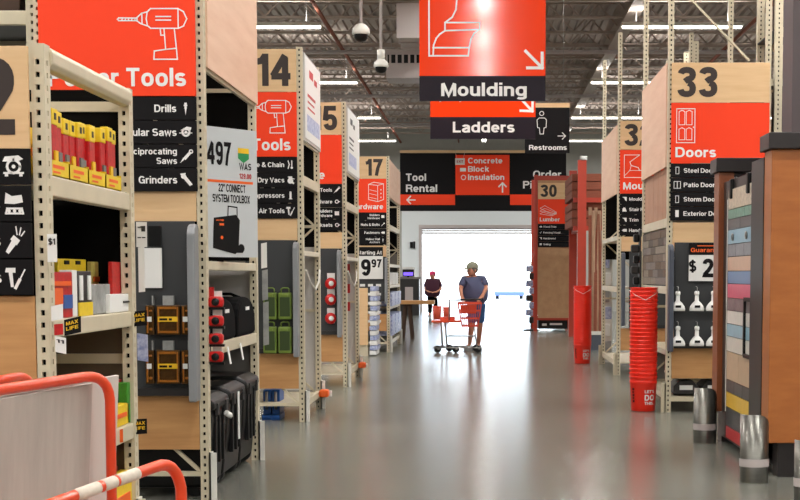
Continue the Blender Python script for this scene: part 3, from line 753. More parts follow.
peg_display('charcoal pegboard with green cases on the side of the rack below 14', YC0, PXX(246, YC0), PXX(296, YC0), PXX(297.5, YC0))
peg_display('charcoal pegboard with red and white packs under number 15', YD0, PXX(308, YD0), PXX(339, YD0), PXX(340, YD0))
peg_display('charcoal pegboard with white tags under the Hardware sign 17', YE0, PXX(345, YE0), PXX(386, YE0), PXX(386.5, YE0), z0=.95)
peg_display('charcoal pegboard with white bottles under the Doors sign', YG0, PXX(674, YG0), PXX(764, YG0), PXX(669.5, YG0), wm=wingb)
peg_display('dark pegboard with a blue-grey wing under the Moulding sign 32', YH0, PXX(629, YH0), PXX(680, YH0), PXX(622.5, YH0), wm=wingb, wz0=.72)

# ---------- hanging goods
def box_px(Y, x0, x1, y0, y1, dp=.05):      # box whose camera face covers that pixel rectangle at depth Y
    a, z1 = P(x0, y0, Y); b_, z0 = P(x1, y1, Y)
    return (a, b_, Y, Y+dp, z0, z1)
# amber bit cases (B)
yb = YB0-.09
def bit_case(px0, px1, py0, py1, lb, big):
    a, b_, y0, y1, z0, z1 = box_px(yb, px0, px1, py0, py1)
    r = thing('bit_case', lb, 'tool case', ((a+b_)/2, y0, z0), 'amber bit cases on the pegboard')
    B(a, b_, y0, y1, z0, z1-.02).build('tray', amb, r, bevel=.006)
    B(a+.04, b_-.04 if big else b_-.005, y0+.01, y1, z1-.02, z1+.04).build('hanger', clear, r)
    m = MB()
    for t in ((0, 1) if big else (0,)):
        xx = a+.006 if t == 0 else b_-.022
        m.box(xx+.004, xx+.013, y0-.008, y0, z0+.012, z1-.03)
    if big: m.box(a+.022, b_-.022, y0-.008, y0, z1-.045, z1-.03); m.box(a+.022, b_-.022, y0-.008, y0, z0+.012, z0+.026)
    else: m.box(a+.026, b_-.01, y0-.008, y0, z0+.03, z0+.045).box(a+.026, b_-.01, y0-.008, y0, z1-.06, z1-.05)
    m.build('edge_frame', orng, r)
    B(a+.012, b_-.012, y0-.012, y0-.006, (z0+z1)/2-.02, (z0+z1)/2+.012).build('label_band', gold if big else whitep, r)
    if big:
        f = Flat().rect(.01, .008, .06, .022).rect(.07, .008, .09, .022); f.build('lettering', black, r, (a+.012, y0-.0125, (z0+z1)/2-.02))
    return r
for row, (t, bt, nm) in enumerate(((302, 335, 'upper'), (347, 384, 'lower'))):
    bit_case(145, 154, t, bt, nm+' row left narrow amber bit case, beside the price tags', False)
    bit_case(156, 180, t, bt, nm+' row wide amber bit case with yellow band', True)
    bit_case(181, 190, t, bt, nm+' row right narrow amber bit case, next to the grey wing', False)
single(B(*box_px(YB0-.06, 139, 162, 248, 288, .015)).build('blank_card', whitep), 'blank white price card hanging on the charcoal pegboard', 'card')
single(B(*box_px(YB0-.05, 148, 161, 226, 246, .012)).build('sign_holder', blk), 'small black sign holder above the blank white card', 'sign holder')
# green cases (C)
yg = YC0-.13; gc = None
for (px, py, lb) in ((262.5, 288, 'upper left green case'), (277.5, 288, 'upper right green case with a clear window'), (262.5, 322, 'lower left green case'), (277.5, 322, 'lower right green case')):
    a, z1 = P(px, py, yg); b_, z0 = P(px+14.5, py+31.5, yg)
    if gc is None:
        r = thing('green_case', lb+' on the pegboard below 14', 'tool case', (a, yg, z0), 'green cases on the pegboard below 14')
        m = MB(); m.box(a+.004, b_-.004, yg, yg+.085, z0, z1-.045); m.build('body', green, r, bevel=.012)
        m = MB().tube([(a+.03, yg+.04, z1-.05), (a+.03, yg+.04, z1-.012), (a+.045, yg+.04, z1), (b_-.045, yg+.04, z1), (b_-.03, yg+.04, z1-.012), (b_-.03, yg+.04, z1-.05)], .007, 6).build('handle', green, r)
        B(a+.02, b_-.02, yg-.004, yg+.002, z0+.03, z1-.09).build('front_panel', greend, r)
        MB().box(a+.04, b_-.04, yg-.01, yg, z1-.085, z1-.065).build('latch', green, r)
        gc = r
    else: dup(gc, (a, yg, z0), lb+' on the pegboard below 14')
# red/white packs (D)
for k, py in enumerate((277, 293, 312)):
    a, z1 = P(325, py, YD0-.1); b_, z0 = P(336, py+13, YD0-.1)
    r = thing('hardware_pack', ('top', 'middle', 'bottom')[k]+' red and white pack on the pegboard under 15', 'pack', ((a+b_)/2, YD0-.1, z0), 'packs under 15')
    B(a+.02, b_-.02, YD0-.04, YD0-.03, z0+.02, z1+.05).build('card', whitep, r)
    MB().lathe([(.001, -.03), (.07, -.03), (.075, 0), (.06, .035), (.001, .035)], ((a+b_)/2, YD0-.075, (z0+z1)/2), 14, ax='y').build('reel', redb, r)
    MB().lathe([(.001, -.036), (.032, -.036), (.035, -.028)], ((a+b_)/2+.01, YD0-.075, (z0+z1)/2), 10, ax='y').build('hub', whitep, r)
# white bottles (G)
nb_ = None
for row, (t, b2) in enumerate(((286, 311), (320, 346))):
    for col, px in enumerate((678, 697, 713.5, 732, 750)):
        yq = YG0-.13; xc, z1 = P(px, t, yq); _, z0 = P(px, b2, yq); hh = z1-z0
        lb = '%s white flask-shaped bottle, %s from the grey wing' % (('upper row', 'lower row')[row], ('first', 'second', 'third', 'fourth', 'fifth')[col])
        if nb_ is None:
            r = thing('white_bottle', lb, 'bottle', (xc, yq, z0), 'white bottles under the Doors sign')
            MB().lathe([(.001, 0), (.075, 0), (.078, .02), (.07, .05), (.045, .085), (.022, .105), (.02, .17), (.001, .17)], (xc, yq, z0), 16, sy=.6).build('bottle_body', whitep, r)
            MB().lathe([(.024, .17), (.026, .175), (.026, .2), (.012, .21), (.001, .21)], (xc, yq, z0), 12).build('cap', whitep, r)
            MB().box(xc-.028, xc+.028, yq-.05, yq-.04, z0+.035, z0+.06).build('label_patch', black, r)
            MB().tube([(xc, yq+.07, z0+.255), (xc, yq-.02, z0+.25), (xc, yq-.02, z0+.2)], .004, 5).build('hook', chrome, r)
            nb_ = r
        else: dup(nb_, (xc, yq, z0), lb)
# price signs
def price(label, Y, x0, x1, y0, y1, hy, big, small, hdr, hm, pre=None):
    a, b_, _, _, z0, z1 = box_px(Y, x0, x1, y0, y1); zh = PZ(hy, Y)
    r = thing('price_sign', label, 'sign', ((a+b_)/2, Y, z0))
    B(a, b_, Y, Y+.012, z0, z1).build('price_board', whitep, r)
    hb = B(a, b_, Y-.002, Y+.012, z1, zh).build('header_board', black, r)
    W = b_-a; h = z1-z0
    f = Flat()
    if pre: f.text(pre, .0, h*.36, h*.42, 'L', off=.03); f.text(big, W*.32, h*.14, h*.72, 'L', off=.04)
    else: f.text(big, W*.55, h*.14, h*.72, 'R', off=.04); f.text(small, W*.58, h*.5, h*.36, 'L', off=.04)
    f.build('digits', black, r, (a, Y-.002, z0))
    f = Flat(); f.text(hdr, W*.5, .03, (zh-z1)*.42 if not pre else (zh-z1)*.36, 'C', off=.02, w=W*.92)
    if pre: f.rect(W*.2, (zh-z1)*.72, W*.8, (zh-z1)*.8)
    f.build('lettering', hm, hb, (a, Y-.004, z1))
price('white 9.97 price sign with black Starting at header under sign 17', YE0-.08, 355.5, 383, 256, 279, 247, '9', '97', 'Starting At', white)
price('white $2 price sign with black and orange header under the Doors sign', YG0-.08, 689, 730, 255, 281, 243, '2', '', 'Guaranteed', orp, pre='$')
f = Flat()
# small white tags on the 17 pegboard
tg = thing('tag_rows', 'rows of small white tags on the charcoal pegboard under 17', 'tags', (PXX(372, YE0), YE0-.06, 1.0))
for j in range(5):
    for i in range(4):
        B(*box_px(YE0-.05, 352+i*8, 357+i*8, 284+j*9, 286.5+j*9, .01)).build('tag', whitep, tg)

# ---------- B aisle side: promo panel, bags, tapes, tool chests
p0 = Vector((-1.86, 9.25, 0)); p1 = Vector((-1.555, 9.66, 0)); u = (p1-p0).normalized(); nrm = Vector((u.y, -u.x, 0)); Lw = (p1-p0).length
pr = thing('price_panel', 'silver-grey toolbox price panel with 97 on the second left rack', 'sign', ((p0.x+p1.x)/2, (p0.y+p1.y)/2, 1.56))
zt, zb = 2.43, 1.57
q = [p0, p1, p1-nrm*.012, p0-nrm*.012]
MB().hexa([v+Vector((0, 0, zb)) for v in q]+[v+Vector((0, 0, zt)) for v in q]).build('sheet', promo, pr)
def pf(fl_, nm, m_): return fl_.build(nm, m_, pr, p0+nrm*.002+Vector((0, 0, zb)), u)
hp = zt-zb
f = Flat().text('497', .275, .61, .155, 'R', off=.03, sx=.72); pf(f, 'digits', black)
f = Flat().text('WAS', .4, .59, .045, 'C', w=.11, off=.03).text('22" CONNECT', .40, .435, .052, 'R', off=.02, sx=.62).text('SYSTEM TOOLBOX', .44, .365, .052, 'R', off=.02, sx=.62); pf(f, 'lettering', black)
f = Flat().text('129.00', .4, .53, .035, 'C', w=.11, off=.03); pf(f, 'lettering', redp)
f = Flat().rect(.0, .495, .47, .512); pf(f, 'stripe', orp)
f = Flat().poly([(.335, .7), (.435, .7), (.435, .665), (.385, .635), (.335, .665)]); pf(f, 'badge', greenp)
f = Flat().rect(.335, .7, .435, .735); pf(f, 'badge', gold)
f = Flat().poly([(.1, .06), (.3, -.0+.02), (.33, .045), (.345, .25), (.31, .285), (.11, .26)]).rect(.31, .03, .37, .07); f.disc(.355, .06, .03)
f.line([(.235, .27), (.24, .34), (.32, .335), (.32, .275)], .008); pf(f, 'picture', blk)
f = Flat().rect(.13, .24, .2, .25).rect(.16, .21, .2, .225); f.disc(.18, .13, .012); pf(f, 'picture', orp)
# bags
def bag(y0, y1, lb):
    r = thing('tool_bag', lb, 'bag', (XL-.14, (y0+y1)/2, 1.0), 'black tool bags on the shelf')
    L_ = y1-y0; m = MB(); n_ = 12; prof = []
    for k in range(n_+1):
        a_ = PI*k/n_; prof.append((-math.cos(a_)*L_/2*.98, .03+.26*math.sin(a_)**.55))
    poly = [(-L_/2*.98, 0)]+prof+[(L_/2*.98, 0)]
    m.prism(poly, lambda uu, v, h: (h, (y0+y1)/2+uu, 1.0+v), XL-.36, XL+.0)
    m.build('bag_body', blkm, r, bevel=.03)
    MB().tube([(XL-.36, (y0+y1)/2, 1.27), (XL-.25, (y0+y1)/2, 1.31), (XL-.12, (y0+y1)/2, 1.31), (XL-.02, (y0+y1)/2, 1.27)], .012, 6).build('strap', blkm, r)
    B(XL+.001, XL+.006, (y0+y1)/2-.06, (y0+y1)/2+.08, 1.19, 1.215).build('label_patch', whitep, r)
bag(9.25, 10.0, 'nearer black tool bag on the shelf under the promo panel'); bag(10.05, 10.85, 'farther black tool bag on the shelf under the promo panel')
for k, yy in enumerate((9.6, 10.1)):
    a_ = MB().bar((XL+.01, yy, .96), (XL+.03, yy, .84), .05, .005, up=(1, 0, 0)).build('shelf_tag', whitep); single(a_, ('nearer', 'farther')[k]+' white paper tag hanging under the bag shelf', 'tag')
# red tape measures on a strip at the near post
for k, py in enumerate((302, 321, 339, 357)):
    xc, zc = P(216, py, 9.0)
    r = thing('tape_measure', '%s red tape measure hanging by the second left rack post' % ('top', 'second', 'third', 'lowest')[k], 'tape measure', (xc, 9.0, zc-.05), 'red tape measures on a clip strip')
    MB().box(xc-.055, xc+.045, 9.0, 9.05, zc-.035, zc+.035).build('case', redb, r, bevel=.018)
    MB().lathe([(.001, -.008), (.022, -.008), (.026, 0)], (xc-.005, 9.0, zc), 12, ax='y').build('hub', blk, r)
    B(xc-.03, xc+.03, 9.05, 9.055, zc+.03, zc+.07).build('card', whitep, r)
    B(xc-.055, xc+.05, 9.005, 9.045, zc-.05, zc-.035).build('base_grip', blk, r)
single(B(*box_px(9.03, 207, 214, 287, 300, .008)).build('header_card', redc), 'red header card at the top of the tape measure strip', 'card')
single(MB().box(*box_px(9.06, 207, 211, 300, 365, .01)).build('clip_strip', blk), 'black clip strip that carries the red tape measures', 'clip strip')
# rolling chests
def chest(y0, y1, h, lb, xf=XL):
    r = thing('tool_chest', lb, 'tool chest', (xf-.25, (y0+y1)/2, 0), 'black rolling tool chests on the floor')
    x0 = xf-.5
    MB().prism([(x0, .06), (xf-.05, .06), (xf-.02, h*.5), (xf-.005, h*.86), (x0, h*.86)], lambda uu, v, hh_: (uu, hh_, v), y0, y1).build('chest_body', blk, r, bevel=.02)
    MB().prism([(x0, h*.86), (xf+.015, h*.86), (xf+.01, h*.95), (xf-.06, h), (x0, h)], lambda uu, v, hh_: (uu, hh_, v), y0-.01, y1+.01).build('lid', blk, r, bevel=.02)
    for k in (.25, .5, .75):
        yy = y0+(y1-y0)*k; B(xf-.03, xf+.002, yy-.02, yy+.02, h*.3, h*.84).build('rib', blk, r, bevel=.006)
    for yy in (y0+.12, y1-.12): B(xf+.0, xf+.022, yy-.03, yy+.03, h*.8, h*.92).build('latch', dark, r, bevel=.004)
    for yy in (y0+.05, y1-.05): MB().lathe([(.001, -.03), (.07, -.03), (.07, .03), (.001, .03)], (xf-.12, yy, .07), 16, ax='y').build('wheel', rubber, r)
    MB().tube([(xf-.42, y0+.08, h), (xf-.42, y0+.08, h+.08), (xf-.42, y1-.08, h+.08), (xf-.42, y1-.08, h)], .012, 6).build('pull_handle', dark, r)
chest(9.08, 9.62, .66, 'nearest black rolling tool chest with ribbed front')
chest(9.68, 10.28, .68, 'middle black rolling tool chest with a sloping lid')
chest(10.34, 10.9, .70, 'farthest black rolling tool chest beside the post')
o = MB().tube([(XL+.02, 9.45, .52), (XL+.04, 9.48, .50), (XL+.035, 9.53, .49)], .02, 6).build('price_tag', whitep); single(o, 'small red and white tag stuck on the nearest tool chest', 'tag')
o = B(XL+.012, XL+.018, 9.95, 10.0, .28, .62).build('spec_label', whitep); single(o, 'tall narrow white label on the middle tool chest', 'label')

# ---------- A shelves: goods seen through the aisle face
xf = XL-.03
def carton_row():
    n_ = 4; y0, y1 = YA0+.1, YA1-.16; L_ = (y1-y0)/n_
    for k in range(n_):
        a, b_ = y0+k*L_, y0+(k+1)*L_-.012
        r = thing('display_tray', '%s yellow display tray on the top stocked shelf of the nearest rack' % ('nearest', 'second', 'third', 'farthest')[k], 'tray', (xf-.08, (a+b_)/2, 1.86), 'yellow trays of red packs')
        m = MB(); m.box(xf-.2, xf, a, b_, 1.862, 1.868); m.box(xf-.006, xf, a, b_, 1.862, 1.93); m.box(xf-.2, xf, a, a+.005, 1.862, 1.94); m.box(xf-.2, xf, b_-.005, b_, 1.862, 1.94); m.box(xf-.205, xf-.2, a, b_, 1.862, 2.1)
        m.build('tray_box', yel, r)
        f = Flat().rect(.05, .035, L_-.08, .05).rect(.05, .015, L_-.14, .024); f.build('print', orp, r, (xf+.001, a, 1.862), (0, 1, 0))
        for j in range(3):
            yy = a+.012+j*(b_-a-.02)/3; ye = yy+(b_-a-.02)/3-.004; hz = 2.085+random.uniform(-.015, .02); dx = random.uniform(0, .03)
            c = thing('red_pack', 'red blister pack with yellow top, number %s in the row on the top stocked shelf' % ('one two three four five six seven eight nine ten eleven twelve'.split()[k*3+j]), 'pack', (xf-.06, (yy+ye)/2, 1.87), 'red packs on the top shelf')
            B(xf-.05-dx, xf-.015-dx, yy, ye, 1.869, hz).build('pack_body', redc, c, bevel=.006)
            B(xf-.052-dx, xf-.012-dx, yy-.001, ye+.001, hz-.01, hz+.06).build('header', yel, c, bevel=.005)
            B(xf-.014-dx, xf-.006-dx, yy+.02, ye-.02, 1.93, 1.975).build('window', (gold if j % 2 else greyp), c)
            B(xf-.012-dx, xf-.0095-dx, (yy+ye)/2-.012, (yy+ye)/2+.012, hz+.012, hz+.04).build('hang_hole', dark, c)
carton_row()
# second shelf goods: helper uses pixels on the aisle plane
def goods(name, label, cat, x0, x1, y0, y1, m_, X=xf, dp=.06, bev=.004, zfix=None, extra=None):
    ya, z1 = PA(x0, y0, X); yb_, _ = PA(x1, y0, X); _, z0 = PA((x0+x1)/2, y1, X)
    _, z1 = PA((x0+x1)/2, y0, X)
    if zfix is not None: z0 = zfix
    if not extra: return single(B(X-dp, X, ya, yb_, z0, z1).build(name, m_, loc=(X-dp/2, (ya+yb_)/2, z0), bevel=bev), label, cat)
    r = thing(name, label, cat, (X-dp/2, (ya+yb_)/2, z0)); B(X-dp, X, ya, yb_, z0, z1).build('carton', m_, r, bevel=bev)
    for nm, a, b_, c, d, mm in extra:
        yy = yb_-ya; zz = z1-z0
        B(X, X+.006, ya+yy*a, ya+yy*b_, z0+zz*c, z0+zz*d).build(nm, mm, r)
    return r
SH2 = 1.267
goods('blade_pack', 'red blister pack with orange tips at the near end of the middle shelf', 'pack', 50, 72, 272, 318, redc, extra=[('print', .05, .5, .3, .65, orp), ('print', .55, .95, .2, .5, blue), ('print', .1, .9, .7, .8, orp)], zfix=SH2)
goods('hole_saw_pack', 'tall white card pack on the middle shelf of the nearest rack', 'pack', 72.5, 77, 270, 318, whitep, zfix=SH2)
goods('drill_bit_box', 'black and grey tall box with yellow base on the middle shelf', 'box', 77.5, 91, 271, 312, dark, zfix=SH2, extra=[('base_print', 0, 1, .0, .3, yel), ('print', .1, .3, .35, .9, whitep), ('print', .7, .9, .35, .9, whitep)])
goods('clear_pack', 'clear blister pack of metal bits on the middle shelf', 'pack', 92, 110, 284, 312, clear, X=xf-.02, zfix=SH2)
goods('yellow_card_pack', 'pale yellow hang card behind the clear pack on the middle shelf', 'pack', 91, 111, 262, 288, yell, X=xf-.16, dp=.02, zfix=SH2, extra=[('print', .3, .7, .2, .4, black), ('print', .1, .4, .6, .7, orp)])
goods('yellow_header_pack', 'long yellow topped pack at the back of the middle shelf', 'pack', 58, 86, 259, 272, yel, X=xf-.16, dp=.02, zfix=SH2, extra=[('print', .2, .35, .9, .97, black), ('print', .6, .75, .9, .97, black)])
r = goods('blade_set', 'red card with two black and yellow oval blade sets on the middle shelf', 'pack', 112, 129, 262, 296, redc, X=xf-.04, dp=.02, zfix=SH2)
ya, za = PA(115, 278, xf-.03); yb_, zb_ = PA(126, 278, xf-.03)
for yy, nm in ((ya, 'nearer'), (yb_, 'farther')):
    MB().lathe([(.028, -.006), (.045, -.006), (.045, .006), (.028, .006), (.028, -.006)], (0, 0, 0), 16, ax='x', sx=.75, sy=1.6).build('oval_blade', [black], r, loc=None)
    o = r.children[-1]; o.location = Vector((xf-.028, yy, za))-r.location
goods('white_box', 'small white box in front of the red blade card on the middle shelf', 'box', 110, 131, 294, 312, whitep, X=xf, zfix=SH2, extra=[('print', .6, .95, .5, .6, dark)])
SH3 = .702
goods('green_pack', 'green carton at the far end of the third shelf of the nearest rack', 'box', 127, 133, 382, 425, greenc, zfix=SH3)
goods('dark_red_pack', 'dark and red pack on the third shelf beside the green carton', 'pack', 112, 126, 380, 425, redc, X=xf-.05, zfix=SH3, extra=[('print', .2, .5, .1, .7, black)])
goods('yellow_tray', 'yellow tray with print at the front of the third shelf', 'tray', 96, 129, 408, 428, yel, zfix=SH3, extra=[('print', .1, .9, .4, .6, orp)])
goods('yellow_top_pack', 'yellow topped pack behind the tray on the third shelf', 'pack', 100, 127, 374, 400, yel, X=xf-.14, dp=.02, zfix=SH3)
goods('bottom_yellow_tray', 'yellow tray on the bottom shelf of the nearest rack', 'tray', 100, 132, 478, 500, yel, zfix=.2, extra=[('print', .1, .9, .4, .6, orp)])
goods('bottom_red_pack', 'red and brown packs of the bottom shelf behind the yellow tray', 'pack', 104, 131, 466, 498, redc, X=xf-.08, zfix=.2, extra=[('print', .2, .4, .2, .8, greenc), ('print', .6, .8, .2, .8, cardd)])
goods('bottom_yellow_pack', 'yellow topped pack at the back of the bottom shelf', 'pack', 104, 128, 451, 470, yel, X=xf-.16, dp=.02, zfix=.2)
# tags clipped to A's posts
def ptag(name, label, x0, x1, y0, y1, m_, Y, tilt=0, txt=None, tm=None):
    a, z1 = P(x0, y0, Y); b_, z0 = P(x1, y1, Y)
    r = thing(name, label, 'tag', ((a+b_)/2, Y, z0))
    t = tilt*(b_-a)
    MB().hexa([(a, Y, z0-t), (b_, Y, z0+t), (b_, Y+.004, z0+t), (a, Y+.004, z0-t), (a, Y, z1-t), (b_, Y, z1+t), (b_, Y+.004, z1+t), (a, Y+.004, z1-t)]).build('card', m_, r)
    if txt:
        f = Flat(); L_ = len(txt)
        for i, tt in enumerate(txt): f.text(tt, (b_-a)/2, (z1-z0)*(.62-.33*i), (z1-z0)*.22, 'C', w=(b_-a)*.75, off=.03)
        f.build('lettering', tm, r, (a, Y-.002, z0-t), Vector((1, 0, 2*tilt)).normalized())
    return r
YTa, YTb = YA0-.03, YA1-.03
ptag('white_tag', 'white tag on the near post of the nearest rack, above the shelf goods', 47, 57, 234, 262, whitep, YTa, 0, ['$1'], dark)
ptag('white_tag', 'crumpled white tag below the red pack on the near post', 51, 63, 305, 320, whitep, YTa, .1)
ptag('promo_tag', 'black tag with yellow MAX lettering on the near post', 64, 81, 318, 334, black, YTa, .12, ['MAX', 'LIFE'], gold)
ptag('white_tag', 'white tag hanging lowest on the near post', 55, 66, 337, 353, whitep, YTa, -.1, ['11'], dark)
ptag('pink_tag', 'small pink and red tag beside the black MAX tag', 54, 63, 324, 335, redc, YTa, .05)
ptag('white_tag', 'white rounded tag at the top of the far post of the nearest rack', 136, 147, 222, 247, whitep, YTb, 0, ['1', '--'], dark)
ptag('paper_strip', 'long crumpled white paper strip on the far post of the nearest rack', 138, 145, 247, 292, whitep, YTb, .05)
ptag('promo_tag', 'black tag with yellow MAX lettering beside the charcoal pegboard', 131, 147, 311, 326, black, YTb, .05, ['MAX', 'LIFE'], gold)
ptag('blue_pack', 'white and blue blister pack hanging below the far MAX tag', 137, 148, 334, 361, bluec, YTb, -.08)
ptag('promo_tag', 'black and yellow tag at the end of the third shelf', 133, 147, 419, 434, black, YTb, .03, ['MAX', 'LIFE'], gold)
ptag('shelf_label', 'orange and white shelf label on the third shelf edge', 113, 123, 430, 443, orp, YA1-.35, .1)
YTc = YB1-.03
for k, (x0, x1, y0, y1, lb) in enumerate(((261, 267, 243, 268, 'white card at the top of the far post beside the green cases'), (262, 268, 270, 300, 'crumpled clear pack on the far post beside the green cases'), (263, 269, 302, 345, 'long clear strip low on the far post beside the green cases'))):
    ptag('clip_pack', lb, x0, x1, y0, y1, (whitep, clear, clear)[k], YTc, .1)
for k, py in enumerate((264, 284, 302)):
    ptag('red_pack_tag', '%s small red tag on the far post of the rack below 15' % ('top', 'middle', 'bottom')[k], 345, 350, py, py+9, redc, YD1-.2, 0)
# chain hooks on C and D
for (X0, Y0, lb) in ((XL+.01, YC0, 'nearer white chain, looped along the rack below the Tools sign'), (XL+.01, YD0, 'farther white chain, looped along the rack whose number ends in five')):
    o = MB().tube([(X0, Y0+.08, 1.5), (X0+.02, Y0+.25, 1.38), (X0+.03, Y0+.6, 1.3), (X0+.02, Y0+1.0, 1.38), (X0, Y0+1.25, 1.5)], .012, 6).build('chain', creamw); single(o, lb, 'chain')
# blue items and floor pieces under C
for k, px in enumerate((263, 272)):
    a, b_, y0, y1, z0, z1 = box_px(YC0+.25, px, px+8, 393, 421, .3)
    r = thing('blue_jack', ('left', 'right')[k]+' blue steel floor jack under the rack below 14', 'jack', ((a+b_)/2, y0, 0), 'blue jacks')
    B(a, b_, y0, y1, .05, .3).build('jack_body', blue, r, bevel=.01); B(a-.005, b_+.005, y0-.05, y1, .0, .05).build('base', blue, r); MB().tube([((a+b_)/2, y0-.02, .1), ((a+b_)/2, y0-.02, .28)], .015, 6).build('screw_rod', chrome, r)
# orange-pink shoe on guards: small bundled items at the far guards
for k, (Yq, lb) in enumerate(((YC1, 'nearer orange and white floor pack, by the rack below the Tools sign'), (YD1, 'farther orange and white floor pack, by the rack whose number ends in five'))):
    r = thing('floor_pack', lb, 'pack', (XL+.06, Yq-.05, .1)); MB().box(XL+.0, XL+.1, Yq-.25, Yq-.1, .14, .22).build('wrap', orp, r, bevel=.02); MB().box(XL+.02, XL+.12, Yq-.1, Yq-.06, .14, .2).build('label_patch', whitep, r)

# ---------- under E: bin with plywood front, wrapped stock, wrapped column
a, b_, y0, y1, z0, z1 = box_px(25.0, 356, 368, 288, 347, .5)
r = thing('stock_bin', 'plywood sided bin standing before the rack below 17', 'bin', ((a+b_)/2, 25.0, 0)); B(a-.5, b_, 25.0, 25.03, .2, z1).build('front_board', ply, r); B(a-.5, b_, 25.03, 25.8, .15, .2).build('base', cream, r); B(a-.5, b_, 25.03, 25.06, 0, .15).build('kick_rail', cream, r)
a, z1 = P(369, 286, 25.0); b_, _ = P(377, 286, 25.0)
r = thing('wrapped_stack', 'tall stack of blue and white wrapped packets beside the plywood bin', 'packets', ((a+b_)/2, 25.0, 0))
for k in range(14): B(a+random.uniform(0, .02), b_+random.uniform(-.02, .01), 25.0, 25.7, .02+k*(z1-.02)/14, .02+(k+.9)*(z1-.02)/14).build('packet', bluec if k % 2 else whitep, r, bevel=.01)
for k, (z0, z1, mm, nm) in enumerate(((1.26, 1.5, whitep, 'white'), (.86, 1.12, bluec, 'blue and white'), (.3, .7, bluec, 'large blue and white'))):
    for j in range(3):
        yy = YE0+.15+j*1.0; o = B(XL-.4, XL-.02+.06*(k > 0), yy, yy+.8, z0 if k else 1.262, z1).build('shelf_box', mm, loc=(XL-.2, yy+.4, z0), bevel=.01)
        single(o, '%s box, %s along a shelf of the rack below 17' % (nm, ('nearest', 'middle', 'farthest')[j]), 'box', nm+' boxes on the far left rack')
# table plank and sawhorse near
xa, za = P(402, 302, 31.5); xb, _ = P(434, 302, 31.5)
r = thing('plank_table', 'wooden plank laid across a sawhorse at the end of the left racks', 'table', ((xa+xb)/2, 31.8, 0))
B(xa-.5, xb, 31.5, 32.2, za-.05, za+.03).build('plank', plyd, r)
for sx in (-.1, .12):
    for yy in (31.6, 32.05): MB().bar((xa+.1+sx*.4, yy, za-.05), (xa+.1+sx, yy, 0), .07, .05, up=(0, 1, 0)).build('leg', cardd, r)
# service desk by the wall
xa, _ = P(380, 276, 50); xb, _ = P(419, 276, 50)
r = thing('service_desk', 'dark service desk with a lilac screen left of the loading door', 'desk', ((xa+xb)/2, 50.4, 0))
B(xa, xb, 50, 50.8, 0, PZ(279, 50)).build('desk_body', dark, r, bevel=.01); B(xa-.05, xb+.05, 49.95, 50.85, PZ(279, 50), PZ(277, 50)).build('desktop', greyp, r)
B(*box_px(49.97, 405, 413, 287, 301, .03)).build('cabinet_door', galv, r)
r = thing('monitor', 'lit lilac screen standing on the dark service desk', 'screen', (PXX(408, 50.2), 50.2, PZ(277, 50)))
zt0 = PZ(277, 50); B(PXX(402.5, 50.2), PXX(414, 50.2), 50.2, 50.26, zt0+.02, zt0+.27).build('bezel', blk, r); B(PXX(403.5, 50.2), PXX(413, 50.2), 50.19, 50.2, zt0+.05, zt0+.17).build('display', purp, r); B(PXX(407, 50.2), PXX(409, 50.2), 50.2, 50.3, zt0, zt0+.03).build('stand', blk, r)
o = B(PXX(402, 50.2), PXX(414.5, 50.2), 50.3, 50.5, zt0, zt0+.36).build('paper_stack', whitep); single(o, 'white carton behind the lilac screen on the desk', 'carton')
r = thing('wall_phone', 'small black phone on the white wall beside the door', 'phone', (PXX(412, YF), YF-.1, PZ(247, YF))); B(*box_px(YF-.12, 410, 413, 242, 248, .06)).build('phone_body', blk, r); B(*box_px(YF-.14, 413.3, 415, 241.5, 248.5, .06)).build('handset', blk, r)
# ---------- overhead signs
def arrow(f, x0, y0, x1, y1, w_, hl):
    L_ = math.hypot(x1-x0, y1-y0); ux, uy = (x1-x0)/L_, (y1-y0)/L_
    f.line([(x0, y0), (x1, y1)], w_)
    for s in (1, -1):
        c, sn = math.cos(s*PI*.75), math.sin(s*PI*.75)
        f.line([(x1, y1), (x1+(ux*c-uy*sn)*hl, y1+(ux*sn+uy*c)*hl)], w_)
def hang(r, xs, Y, z):
    for x in xs: MB().tube([(x, Y+.01, z), (x, Y+.01, ZC-.66)], .004, 4).build('wire', chrome, r)
YM = 14.0
x0, zt = P(419, -42, YM); x1, zm = P(545.5, 76, YM); _, zb = P(480, 101, YM)
r = thing('hanging_sign', 'big orange Moulding sign hanging above the aisle, nearest', 'sign', ((x0+x1)/2, YM, zb), 'overhead signs')
tb = B(x0, x1, YM, YM+.02, zm, zt).build('title_board', redg, r); sb = B(x0, x1, YM-.003, YM+.022, zb, zm).build('name_board', blackp, r)
k = 1/3.81*YM/F
f = Flat(); mould_icon(f, (145-108)*k, 75*k, k, .016); arrow(f, (508-108)*k, 92*k, (570-108)*k, 30*k, .03, .16*.9); f.build('pictogram', white, tb, (x0, YM-.002, zm))
f = Flat().text('Moulding', (190-108)*k, (380-362)*k, 50*k, 'L', w=(512-190)*k); f.build('lettering', white, sb, (x0, YM-.006, zb))
hang(r, (x0+.2, x1-.2), YM, zt)
YL = 17.0
x0, zt = P(430, 20, YL); x1, zm = P(535.5, 117, YL); _, zb = P(480, 139, YL); k = 1/3.81*YL/F
r = thing('hanging_sign', 'orange Ladders sign hanging behind the big Moulding sign', 'sign', ((x0+x1)/2, YL, zb), 'overhead signs')
tb = B(x0, x1, YL, YL+.02, zm, zt).build('title_board', redg, r); sb = B(x0, x1, YL-.003, YL+.022, zb, zm).build('name_board', blackp, r)
f = Flat(); arrow(f, (480-150)*k, 80*k, (535-150)*k, 22*k, .03, .14); f.line([(.12, 1.0), (.12, .19)], .02); f.line([(.36, 1.0), (.36, .19)], .02)
for q_ in range(5): f.line([(.12, .3+q_*.15), (.36, .3+q_*.15)], .014)
f.build('pictogram', white, tb, (x0, YL-.002, zm))
